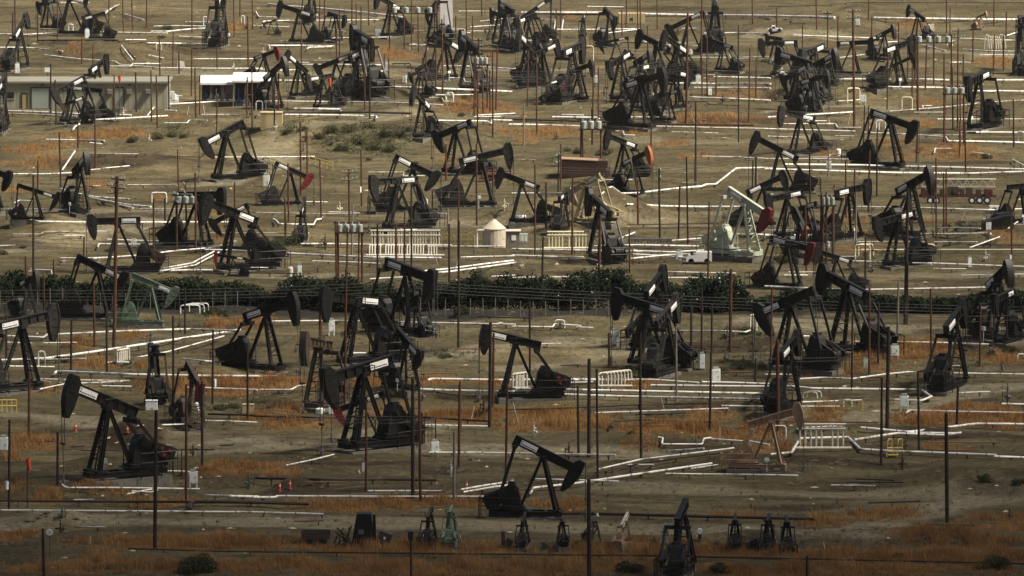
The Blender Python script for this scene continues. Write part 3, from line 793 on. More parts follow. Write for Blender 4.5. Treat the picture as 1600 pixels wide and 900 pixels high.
def build_debris():
    # clods and scraps lying about, too many to count
    for name, m, n in (('clods', M['bark'], 5200), ('pale_scraps', M['wood'], 420)):
        u = RNG.uniform(-20, 1620, n); v = RNG.uniform(-5, 905, n); Q = np.array([place(a, b) for a, b in zip(u, v)])
        base = np.array([[1, 0, 0], [0, 1, 0], [-1, 0, 0], [0, -1, 0], [.1, .1, .8]]); V = []; 
        sc = (RNG.uniform(.05, .26, (n, 1, 1)) ** 1.0) * np.stack([RNG.uniform(.6, 2.4, n), RNG.uniform(.6, 1.3, n), RNG.uniform(.5, 1.0, n)], 1)[:, None, :]
        V = (base[None] * sc + Q[:, None, :] - np.array([0, 0, .02])).reshape(-1, 3); i = np.arange(n)[:, None, None] * 5
        T = (i + np.array([[0, 1, 4], [1, 2, 4], [2, 3, 4], [3, 0, 4]])[None]).reshape(-1, 3); kind(link(name, raw_mesh(name, V, T, m, 3)), 'stuff')
def leaf_cloud(n, size, shape):
    """n four-cornered leaves; shape(n) gives points and outward directions."""
    P, N = shape(n); a = RNG.normal(size=(n, 3)); N = N + a * .7; N /= np.linalg.norm(N, axis=1, keepdims=True)
    t = np.cross(N, RNG.normal(size=(n, 3))); t /= np.linalg.norm(t, axis=1, keepdims=True); b = np.cross(N, t)
    s = size * RNG.uniform(.55, 1.4, (n, 1))
    V = np.stack([P - t * s, P + b * s * .45, P + t * s, P - b * s * .45], 1).reshape(-1, 3)
    return V, np.arange(n)[:, None] * 4 + np.arange(4)[None, :]

def bush_mesh(name, seed, n, size, m, flat_=.62, lobes=7):
    r = np.random.default_rng(seed); L = [(r.uniform(-.62, .62), r.uniform(-.62, .62), r.uniform(.15, .62) , r.uniform(.28, .5)) for _ in range(lobes)] + [(0, 0, .45, .55)]
    def shape(k):
        w = r.integers(0, len(L), k); q = np.array(L)[w]; d = r.normal(size=(k, 3)); d /= np.linalg.norm(d, axis=1, keepdims=True)
        rad = r.uniform(.55, 1.06, k) ** .6
        P = q[:, :3] + d * (q[:, 3] * rad)[:, None]; P[:, 2] = np.abs(P[:, 2]) * flat_ * 1.3; return P, d
    V, Fq = leaf_cloud(n, size, shape); return raw_mesh(name, V, Fq, m, 4)

BUSHES = [(312, 893, 38, 'big'), (1560, 890, 34, 'b'), (985, 893, 26, 'b'), (1125, 893, 24, 'b'),
    (208, 222, 12, 's'), (245, 216, 15, 's'), (270, 214, 14, 's'), (285, 216, 10, 's'), (560, 224, 22, 's'), (600, 212, 20, 's'), (585, 233, 22, 's'), (535, 236, 20, 's'), (520, 206, 18, 's'), (545, 205, 16, 's'), (575, 200, 15, 's'), (610, 236, 16, 's'), (625, 212, 14, 's'), (500, 215, 14, 's'), (475, 203, 12, 's'), (450, 208, 12, 's'), (640, 205, 12, 's'),
    (905, 240, 14, 's'), (945, 243, 16, 's'), (885, 236, 11, 's'), (725, 155, 11, 's'), (690, 158, 12, 's'), (595, 152, 7, 's'), (720, 180, 9, 's'), (455, 383, 22, 'g'), (435, 386, 16, 'g'), (480, 385, 12, 'g'),
    (345, 372, 10, 's'), (36, 388, 8, 's'), (175, 393, 12, 's'), (5, 397, 10, 's'), (718, 493, 18, 'b'), (262, 45, 12, 'g'), (250, 60, 9, 'g'), (345, 640, 16, 'g'), (365, 638, 14, 'g'), (385, 642, 12, 'g'), (330, 492, 18, 'g'), (350, 494, 14, 'g'),
    (540, 524, 10, 'g'), (660, 520, 10, 'g'), (690, 560, 9, 'g'), (1165, 522, 16, 'g'), (1135, 526, 12, 'g'), (1180, 550, 12, 's'), (1150, 575, 16, 'g'), (1130, 582, 12, 'g'), (1015, 648, 7, 's'), (985, 678, 9, 's'), (945, 595, 12, 's'), (1310, 360, 10, 's'), (1290, 358, 8, 's'), (1335, 360, 7, 's'),
    (1500, 352, 12, 'g'), (1480, 354, 10, 'g'), (1400, 405, 13, 'g'), (1420, 400, 10, 'g'), (1480, 385, 8, 's'), (1500, 378, 8, 's'), (1545, 248, 12, 'g'), (1520, 244, 8, 'g'), (1150, 102, 10, 'g'), (1130, 106, 8, 's'), (1195, 98, 10, 'g'), (1330, 205, 8, 's'), (400, 640, 8, 'g'), (1250, 676, 11, 'g'),
    (1445, 628, 9, 'g'), (1405, 870, 12, 'b'), (230, 798, 7, 's'), (1540, 752, 18, 'b'), (1590, 756, 16, 'b'), (700, 558, 8, 'g'), (640, 268, 7, 's'), (575, 250, 9, 's'), (650, 256, 7, 's'), (770, 262, 8, 's'), (200, 568, 10, 's'), (100, 565, 8, 's'), (1460, 560, 10, 's'), (1580, 548, 14, 'b'), (1550, 556, 12, 'b')]
def build_bushes():
    ms = {'s': [bush_mesh('bush', 20 + i, 900, .075, M['sage']) for i in range(3)], 'g': [bush_mesh('bush', 30 + i, 900, .075, M['bush']) for i in range(2)], 'b': [bush_mesh('bush', 40 + i, 1800, .06, M['bush']) for i in range(2)], 'big': [bush_mesh('bush', 50, 5200, .042, M['bush'], .72, 12)]}
    for i, (px, py, r, k) in enumerate(BUSHES):
        P = place(px, py); s = r / ppm(P)
        o = link('bush', ms[k][i % len(ms[k])]); o.location = P - np.array([0, 0, .05]); o.rotation_euler = (0, 0, random.uniform(0, 6)); o.scale = (s, s * random.uniform(.8, 1.1), s * random.uniform(.75, 1.15))
        if k == 'big': tag(o, 'big round olive bush in front of the long dark rail', 'bush', 'bushes')
        else: want(o, {'s': 'low grey green scrub bush', 'g': 'small dark green bush', 'b': 'dark olive bush'}[k], 'bush', 'bushes', px, py)
    # the oleander hedge along the road, in three lengths, the last one in white flower
    for (x0, x1, yb, top, flow, lab) in ((-30, 420, 478, 47, 0, 'long dark green oleander hedge behind the green pumpjack'), (425, 885, 484, 54, 60, 'dark green oleander hedge behind the wire fence, middle stretch'), (880, 1165, 486, 60, 520, 'oleander hedge covered in white flowers beside the tall rust pole'), (1172, 1640, 488, 30, 40, 'low dark oleander hedge along the dark road')):
        A, B = place(x0, yb), place(x1, yb); L = np.linalg.norm(B - A); s = ppm((A + B) / 2)
        cl = [(t, RNG.uniform(-1.2, 2.2), RNG.uniform(.75, 1.1) * top / s * (.75 + .3 * math.sin(t * 5.1 + x0) ** 2) * (1 if .03 < t < .97 else .6)) for t in np.arange(0, 1, .8 / L)]
        n = int(L * 1300); w = RNG.integers(0, len(cl), n); q = np.array(cl)[w]
        d = RNG.normal(size=(n, 3)); d /= np.linalg.norm(d, axis=1, keepdims=True); rad = RNG.uniform(.4, 1.08, n)
        c = A[None, :] + (B - A)[None, :] * q[:, :1]; hz = q[:, 2] * .5
        P = np.stack([c[:, 0] + d[:, 0] * rad * 1.2, c[:, 1] + q[:, 1] + 1.4 + d[:, 1] * rad * 1.1, hgt(c[:, 0], c[:, 1]) + hz + d[:, 2] * rad * hz * 1.05], 1)
        V, Fq = leaf_cloud(n, .19, lambda k: (P, d)); o = link('oleander_hedge', raw_mesh('oleander_hedge', V, Fq, M['hedge'], 4))
        tag(o, lab, 'hedge', 'oleander hedges')
        if flow:
            i = RNG.choice(n, flow * 3, replace=False); i = i[(d[i, 2] > -.2) & (rad[i] > .85)][:flow]
            Pf = P[i] + d[i] * .12; V, Fq = leaf_cloud(len(Pf), .08, lambda k: (Pf, d[i])); link('blossoms', raw_mesh('blossoms', V, Fq, M['petal'], 4), o)
        # stems under the leaves
        mb = MB()
        for (t, dy, h) in cl:
            p = A + (B - A) * t; p = np.array([p[0], p[1] + 1.4 + dy, hgt(p[0], p[1])])
            for _ in range(2): mb.tube([p - np.array([0, 0, .1]), p + np.array([random.uniform(-.5, .5), random.uniform(-.5, .5), h * .7])], .03, 4)
        mb.obj('stems', M['bark'], o)
    # small bare tree on the mound behind the hut
    P = place(773, 350); s = ppm(P); t = empty('bare_tree', P); mb = MB(); H = 28 / s
    mb.tube([(0, 0, -.2), (.03, 0, H * .3), (0, .02, H * .5)], .06, 6, radii=[.09, .07, .06]); mb.obj('trunk', M['bark'], t)
    mb = MB(); r = random.Random(5)
    for i in range(26):
        a = r.uniform(0, 6.28); e = r.uniform(.25, 1.0); z0 = H * r.uniform(.3, .55); b = Vector((math.cos(a) * math.cos(e), math.sin(a) * math.cos(e), math.sin(e) * .8)) * H * r.uniform(.35, .6)
        p1 = Vector((0, 0, z0)) + b * .5 + Vector((0, 0, .05)); mb.tube([(0, 0, z0), p1, Vector((0, 0, z0)) + b], .02, 4, radii=[.035, .022, .008])
        for j in range(4):
            q = Vector((r.uniform(-1, 1), r.uniform(-1, 1), r.uniform(0, 1))) * .35; mb.tube([p1, p1 + q], .01, 3, radii=[.012, .004])
    mb.obj('crown', M['bark'], t); tag(t, 'small bare brown tree behind the peak-roofed hut', 'tree')
# ------------------------------------------------------------------ pipelines: colour, thickness in photo pixels, then the run
PIPES = '''
w 2.2 0,53 40,54 95,51 150,50 262,52
w 1.8 0,74 30,74 55,75 98,80
w 2.4 70,86 120,92 180,96 187,101 250,106 330,107 410,107
d 2.4 60,63 184,63 212,92
w 1.8 190,71 208,94
w 1.8 196,62 228,62
w 2.2 230,67 290,68 338,69
w 2 236,49 262,49 300,45 345,43
w 2 280,57 310,58 352,60
g 2 290,34 352,35
w 1.6 240,41 275,40 330,41
w 2.2 0,121 28,121 50,122
w 3.2 0,173 60,175 120,178 205,180
g 2.4 0,177 60,179 120,182
w 2.8 114,203 117,198 124,194 127,188 190,185 262,181
w 2.4 230,181 243,164 330,159 390,158
w 2.6 72,218 120,219 163,220
w 2 140,223 160,225
w 1.8 95,4 140,4
g 2.2 160,20 186,7
w 1.8 163,22 180,9
w 1.8 195,22 225,31
g 2 60,45 95,46
w 2 302,92 350,92 404,92
w 1.8 232,86 256,91
w 1.8 315,179 360,179 405,180
w 2 258,172 276,173
w 2 400,18 404,26 433,27
w 2.2 409,41 412,33 450,32 490,32 592,31
g 2 395,40 452,42
w 3 418,6 440,9 490,12 575,20 628,27
w 2 404,69 420,70 422,76
w 2.2 422,71 470,71 522,72
w 2 480,77 482,74 518,73
w 1.8 510,46 540,49
w 2.2 400,108 416,109
w 2.2 436,110 471,109
w 2.4 472,101 540,101 600,102 600,111 585,112
w 2.2 420,158 545,159 640,161 692,164
w 3.4 460,170 500,170 531,171 533,175
d 3.6 440,176 500,175 560,175 643,177
w 2.8 445,179 520,180 588,181 589,186
w 3.2 600,135 680,138 800,143
w 2.6 692,103 740,104 810,108
w 1.8 745,180 805,177
w 2 677,188 760,189 768,193 768,187 800,188
g 1.8 750,33 810,27
w 2.4 545,133 605,132
w 1.8 735,42 800,38
w 4.2 815,20 880,20 950,20
w 4.2 1003,22 1100,24 1200,25 1304,27
w 1.8 866,45 868,31 840,30
w 2 878,45 880,31
w 2 870,46 930,46 992,45
w 2 925,55 1000,45
w 2 800,64 862,62
w 1.6 918,10 975,11
w 1.8 1100,52 1150,51 1202,52
g 2.2 1075,90 1140,90 1202,89
w 2.6 1115,120 1160,121 1204,122
w 2.8 1055,130 1120,131 1204,131
w 2.6 1085,137 1140,137 1204,138
w 2.8 1078,152 1140,154 1204,157
w 3.4 863,183 935,184 939,190
w 2.2 945,183 1030,183
w 2 878,179 912,180
d 3 800,186 900,189 1050,194 1178,196
w 2.2 795,194 850,195 906,197
w 2 1015,197 1100,199 1200,201
w 1.6 1050,206 1122,208
w 1.8 1040,70 1112,72
w 1.8 1010,64 1072,68
w 4 1366,28 1420,29 1500,30 1610,31
d 1.4 1200,10 1290,8 1330,4 1400,4 1610,4
w 2 1240,55 1300,57 1376,60
w 1.8 1383,66 1402,65
w 2.2 1500,60 1550,62 1610,64
w 2 1572,56 1610,44
w 2 1440,70 1478,79
w 2 1505,77 1540,79 1610,81
w 3.6 1305,124 1350,124 1392,124
w 2.8 1420,124 1450,124 1482,125
w 2.8 1350,134 1400,136 1478,137
w 2.8 1550,125 1610,125
w 2.6 1510,142 1560,142 1610,143
g 2 1290,93 1352,85
w 1.8 1308,158 1330,157 1352,155
w 2.6 1200,183 1250,180 1332,175
g 2.2 1390,174 1480,167 1540,160 1610,156
w 1.6 1465,186 1530,186 1610,186
w 2.2 1195,201 1260,203 1336,205
w 2.6 1350,207 1420,210 1478,214 1481,220 1610,223
w 3.6 1525,207 1570,207 1610,208
w 2 1200,213 1262,215
g 2 1305,212 1334,213
w 2.6 20,272 70,272 112,270
w 2.6 97,266 117,236
w 1.8 134,266 157,264
w 1.8 160,263 202,259
w 2.6 95,295 110,300 150,308 202,311
w 3.2 155,312 200,320 236,323
w 2.6 120,302 165,315 208,325
w 2.2 200,289 240,289 278,290
w 1.8 22,317 30,313 50,314
w 2.2 0,327 60,327 132,328
w 2.8 40,342 60,346 135,347
w 2.8 136,347 270,347 357,347
w 2.8 153,387 154,381 200,382 235,382 267,376
w 2.2 168,374 220,376 268,377
w 2.6 145,404 230,398 262,393 330,387 347,383
w 2.6 250,420 300,411 336,392
w 2.4 253,423 305,414 342,394
w 2.8 250,423 290,422 332,422
w 2.2 48,421 80,422 81,427
w 2 0,384 24,383
w 2.6 320,390 360,391 395,392
w 2.4 400,315 460,315 512,316
g 1.6 400,332 500,334 562,333
w 2.8 427,342 431,344 436,350 490,351 494,343 502,342
w 2.8 470,381 520,381 575,382 705,383
w 3.4 426,394 470,397 580,402 690,403
w 2.4 488,408 560,410 594,412
w 3 648,425 700,420 760,412 802,407
w 3 652,429 705,424 765,416 806,410
w 2.6 720,402 760,401 805,400
w 2.2 768,432 805,430
w 2.6 578,436 610,434 638,433
w 1.8 678,333 698,334
w 2.6 800,302 840,302 888,302
w 3 940,303 1000,301 1050,295 1097,291
w 3 1097,291 1103,288 1118,288 1150,263 1190,262 1232,265
w 3 979,319 1040,322 1100,323 1165,323
d 1.6 980,351 1060,350 1122,349
w 1.8 1083,244 1145,245 1204,248
w 3.4 920,384 1000,383 1092,385
w 3 800,389 900,391 1004,393
w 3.2 800,399 860,401 912,402
w 3 985,397 1040,400 1105,406
w 2.6 985,404 1045,398 1100,396
w 3 990,392 1050,394 1100,391
w 3 1050,376 1090,373 1112,371
w 3.6 1110,377 1116,367 1150,366 1204,367
w 2.8 968,373 992,363
w 2.6 800,434 870,433 952,432
w 2.6 1040,434 1090,434 1136,435 1137,442
w 2 1030,424 1060,425 1150,427
w 3.6 1225,257 1340,258 1410,260 1610,265
w 3.4 1195,264 1300,267 1400,270 1520,271 1610,268
w 2 1195,248 1260,248 1332,249
w 1.8 1460,239 1461,232 1488,232
w 1.8 1520,238 1546,241
w 2.2 1582,249 1610,264
w 2.4 1340,323 1450,325 1545,328 1610,326
w 2.2 1460,356 1500,356 1532,357
w 2 1575,357 1592,345
w 4 1195,368 1260,368 1338,368
w 3.8 1420,366 1480,366 1548,365
w 2 1460,378 1490,378 1527,378
w 2.2 1515,387 1562,370
c 2 1345,390 1450,390 1610,390
w 2.8 1330,408 1400,410 1455,412
w 2.6 1450,411 1530,414 1610,417
w 2.2 1225,430 1262,430
w 3.2 10,525 68,527 73,523 200,517 300,514 372,517
w 4 0,563 70,560 150,549 270,531 375,515
g 4.5 55,562 135,561
w 2.2 165,567 260,550 350,525
w 4.2 85,584 88,580 200,585 300,587 405,588
w 2 15,572 85,573
w 2.2 60,592 130,594 202,595
w 2.2 62,608 100,600 192,596
w 2 55,593 78,597
w 2.8 285,560 320,564 366,566
w 2.8 160,603 205,604
w 2.6 290,605 350,607 402,609
w 2.6 315,657 355,658 402,660
d 3.4 325,647 380,648 405,650
w 2 68,536 120,535
w 2 10,535 50,536
w 1.8 215,665 310,662
w 2.8 420,502 520,501 660,504 805,507
w 2.6 400,588 432,587
w 2.8 405,609 455,609 465,603 478,602
w 4 668,594 674,592 800,594 900,594 992,594
w 4 626,607 700,610 805,612
d 3.6 400,650 490,652 620,650 762,658
w 3.6 538,552 572,552
w 3.6 538,560 582,560
w 2 665,664 762,666
w 2.6 800,510 864,511 866,506 908,509
w 2.2 900,511 927,512
w 2.8 808,593 900,592 1020,593 1092,598
w 3.8 805,607 900,609 1000,611 1192,615
w 3.8 850,615 930,618 1000,620 1192,624
w 3.6 1017,602 1100,603 1202,604
w 3.4 1097,597 1150,598 1202,600
w 2.8 1128,634 1192,635
d 2.8 795,640 900,637 1000,632 1112,630
w 2.2 930,645 1050,641 1138,638
d 3.2 955,667 958,658 1000,656 1112,660
w 2.8 1047,517 1130,517 1165,519 1172,516
w 2.8 1195,447 1260,450 1330,453 1545,449
w 2.6 1388,534 1460,535 1545,538
w 2.2 1245,525 1264,525
w 2.8 1250,592 1285,590 1330,592 1380,585 1420,581 1437,582
w 4 1195,600 1270,607 1440,609 1454,619
w 3.2 1388,624 1440,626 1456,619
w 2.6 1225,629 1290,627 1347,625
w 2.6 1220,635 1260,635 1312,635
w 2.4 1195,585 1237,585
w 2.8 1490,583 1550,584 1610,585
w 2.6 1416,645 1421,641 1500,643 1610,645
w 2.8 1498,614 1547,612
w 3.6 1565,631 1610,632
r 2 1195,657 1280,659 1372,660
w 2.2 1255,668 1300,666 1320,667
w 4 1345,668 1420,675 1525,662 1610,663
w 2.8 97,757 103,762 180,762 312,764
w 2.2 198,772 232,765 244,764
w 2.4 206,767 236,769 246,766
w 2.6 245,736 270,736 297,737
w 3.8 322,774 360,775 403,776
d 3.8 -10,782 100,783 200,784 296,784
d 5.5 297,796 299,784 350,784 403,785 482,787
w 2 -10,797 150,798 400,800 505,803
d 4 395,747 500,749 600,749 682,750
d 2.8 575,767 620,767 697,768
w 3.4 395,777 430,777 432,775 600,776 762,776
w 3 575,767 650,767 690,767
d 3 585,781 640,774 692,768
w 3.4 720,765 760,758 802,752
w 3.2 724,769 764,762 800,757
w 2.8 670,707 740,707 800,708 962,711
w 2.2 447,727 490,718 522,710
d 5 790,802 900,802 1000,804 1100,807 1272,811
w 3.6 829,771 834,762 900,755 1000,740 1112,724
w 2.8 905,750 935,751 967,752
w 2.8 935,733 1000,718 1050,712 1147,700
d 2.4 930,739 1000,724 1050,717 1140,706
w 4 1045,705 1100,701
w 2.4 980,726 1022,726
w 2.8 1028,683 1036,684 1034,694 1097,694 1100,685 1112,684
w 2.8 1112,686 1175,690 1202,695
w 2.6 1040,740 1120,741 1200,742 1247,743
w 2 1080,732 1122,726
w 4 1204,710 1237,707 1250,685 1325,683
w 4 1325,683 1345,702 1400,705 1480,708 1557,711
w 3.6 1553,713 1610,715
w 3.8 1335,687 1400,677 1475,680 1502,676
w 3.4 1420,676 1500,677
r 2 1447,691 1562,691
d 3.6 1445,819 1522,821
d 3 200,857 300,860 400,862 700,865 1000,868 1300,874 1620,881
'''
COLN = {'w': ('pipewhite', 'white'), 'g': ('pipegrey', 'grey'), 'd': ('pipedark', 'dark brown'), 'r': ('piperust', 'rusty'), 'c': ('cream', 'cream')}
def g_support(mb):
    mb.box((0, 0, -.45), (.10, .10, .9)); mb.box((0, 0, -.04), (.12, .5, .07))
def round_corners(P, r):
    if len(P) < 3: return P
    Q = [P[0]]
    for i in range(1, len(P) - 1):
        a, b, c = map(np.asarray, (P[i - 1], P[i], P[i + 1])); d0 = (a - b); d1 = (c - b); l0, l1 = np.linalg.norm(d0), np.linalg.norm(d1)
        if np.dot(d0, d1) / (l0 * l1) < -.995: Q.append(b); continue
        k = min(r, l0 * .4, l1 * .4); p0, p1 = b + d0 / l0 * k, b + d1 / l1 * k
        for t in (0, .33, .67, 1): Q.append((1 - t) ** 2 * p0 + 2 * t * (1 - t) * b + t * t * p1)
    return Q + [P[-1]]
def extra_pipes():
    r = random.Random(21); out = []
    for _ in range(85):
        y = r.choice((r.uniform(6, 240), r.uniform(240, 440), r.uniform(10, 200))); x = r.uniform(-10, 1590); L = r.choice((25, 40, 60, 90, 140)) * r.uniform(.7, 1.3); sl = r.uniform(-.014, .014)
        c = r.choice('wwwggdr'); th = r.choice((1.1, 1.3, 1.6, 1.9)); p = [(x, y)]
        if r.random() < .35: k = r.uniform(.3, .7); p += [(x + L * k, y + sl * L * k), (x + L * k + r.choice((-2, 2, 3)), y + sl * L * k + r.choice((-5, -4, 4, 6)))]; p.append((x + L, p[-1][1] + sl * L))
        else: p += [(x + L * .5, y + sl * L * .5 + r.uniform(-.6, .6)), (x + L, y + sl * L)]
        out.append(f'{c} {th} ' + ' '.join('%.1f,%.1f' % q for q in p))
    for _ in range(40):
        y = r.uniform(480, 830); x = r.uniform(-10, 1560); L = r.uniform(20, 90); sl = r.uniform(-.03, .03)
        out.append(f"{r.choice('wgddr')} {r.choice((1.3, 1.6, 2.0))} {x:.1f},{y:.1f} {x + L * .5:.1f},{y + sl * L * .5:.1f} {x + L:.1f},{y + sl * L:.1f}")
    return out
def build_pipes():
    for line in PIPES.strip().splitlines() + extra_pipes():
        w = line.split(); c = w[0]; th = float(w[1]); pts = [tuple(map(float, q.split(','))) for q in w[2:]]
        z = .42 if c != 'd' or th > 3.1 else .35
        P = [place(x, y, z) for x, y in pts]
        s = ppm(P[len(P) // 2]); r = max(.07, th / s / 2 * .96)
        # follow the ground on long runs
        Q = []
        for a, b in zip(P[:-1], P[1:]):
            n = max(1, int(np.linalg.norm(b - a) / 9))
            for i in range(n):
                q = a + (b - a) * i / n
                if i: q = np.array([q[0], q[1], max(q[2], hgt(q[0], q[1]) + .3)]) + np.array([0, random.uniform(-.06, .06), random.uniform(-.03, .05)])
                Q.append(q)
        Q.append(P[-1])
        Q = round_corners(Q, r * 3.5)
        mb = MB(); n = 10; mb.tube(Q, r, n)
        acc = 0                                             # jacket bands
        for a, b in zip(Q[:-1], Q[1:]):
            L = np.linalg.norm(b - a)
            if L > 2.5 and c in 'wg':
                for t in np.arange(.6, L - .4, 2.9):
                    p = a + (b - a) * t / L; d = (b - a) / L; mb.tube([p - d * .05, p + d * .05], r * 1.10, n, 1)
        mats = [M[COLN[c][0]], M['steel']]
        # sleepers under the run
        o = mb.obj('pipeline', mats)
        total = sum(np.linalg.norm(b - a) for a, b in zip(Q[:-1], Q[1:])); step = 5.5 if total < 60 else 7.5; acc = step * .4
        for a, b in zip(Q[:-1], Q[1:]):
            L = np.linalg.norm(b - a); d = (b - a) / L
            while acc < L:
                p = a + d * acc; acc += step
                sp_ = link('pipe_support', shared('pipe_support', g_support, 'brown'), o); sp_.location = (p[0], p[1], p[2] - r * 1.0); sp_.rotation_euler = (0, 0, math.atan2(d[1], d[0]))
            acc -= L
        xs = [p[0] for p in pts]; ln = max(xs) - min(xs)
        bend = any(abs((pts[i + 1][1] - pts[i][1])) > .35 * abs(pts[i + 1][0] - pts[i][0]) for i in range(len(pts) - 1))
        size = 'long' if ln > 180 else 'short' if ln < 60 else ''
        ph = ' '.join(x for x in (size, 'thin' if th < 2.1 else 'thick' if th >= 3.6 else '', COLN[c][1], 'bent' if bend else '', 'pipeline') if x)
        mid = pts[len(pts) // 2] if len(pts) % 2 else tuple((np.array(pts[len(pts) // 2 - 1]) + np.array(pts[len(pts) // 2])) / 2)
        want(o, ph, 'pipeline', 'pipelines over the oil field', *mid)

# inverted-U risers: x0 x1 foot_y top_y thickness copies(away) colour
RISERS = '''
107 114 50 38 1.8 1 w
318 323 40 26 1.6 1 w
377 382 38 25 1.6 1 w
237 260 316 301 2.2 1 w
914 927 100 72 1.6 1 c
1324 1343 160 138 2.2 1 c
1409 1425 171 152 2 1 c
1336 1359 405 383 2.8 2 c
1443 1460 399 382 2.4 1 c
282 312 490 477 2 3 w
1369 1383 205 188 1.8 2 w
1040 1047 75 70 2 1 w
244 252 78 68 1.2 1 w
1172 1182 516 492 2.6 1 w
867 882 512 500 2.2 1 w
60 70 572 549 2.6 1 w
1255 1277 622 613 1.6 2 w
1318 1331 636 624 1.8 1 w
1208 1228 690 665 2 1 w
640 652 72 69 1.6 1 w
586 600 128 102 1.8 1 w
640 660 78 70 1.5 1 w
400 410 172 158 1.6 1 w
1590 1600 222 206 2.4 1 w
1480 1488 72 60 1.5 1 w
697 708 160 145 2.6 1 w
660 668 78 70 2.2 1 w
1590 1601 560 553 2 1 w
'''
def build_risers():
    for line in RISERS.strip().splitlines():
        w = line.split(); x0, x1, yb, yt, th = map(float, w[:5]); n = int(w[5]); c = w[6]
        A, B = place(x0, yb), place(x1, yb); s = ppm(A); h = (yb - yt) / s / cp; r = max(.05, th / s / 2)
        mats = M['cream'] if c == 'c' else M['pipewhite']; o = None
        for k in range(n):
            off = np.array([k * .45, k * 1.0, 0]); u = np.array([0, 0, 1.0])
            mb = MB(); mb.tube(round_corners([A + off - u * .3, A + off + u * h, B + off + u * h, B + off - u * .3], .35), r, 8)
            if o is None: o = mb.obj('pipe_riser', mats)
            else: mb.obj('riser_tube', mats, o)
        want(o, ('three parallel ' if n == 3 else 'paired ' if n == 2 else '') + ('cream' if c == 'c' else 'white') + ' inverted-U pipe riser', 'pipe riser', 'pipe risers', (x0 + x1) / 2, yb)

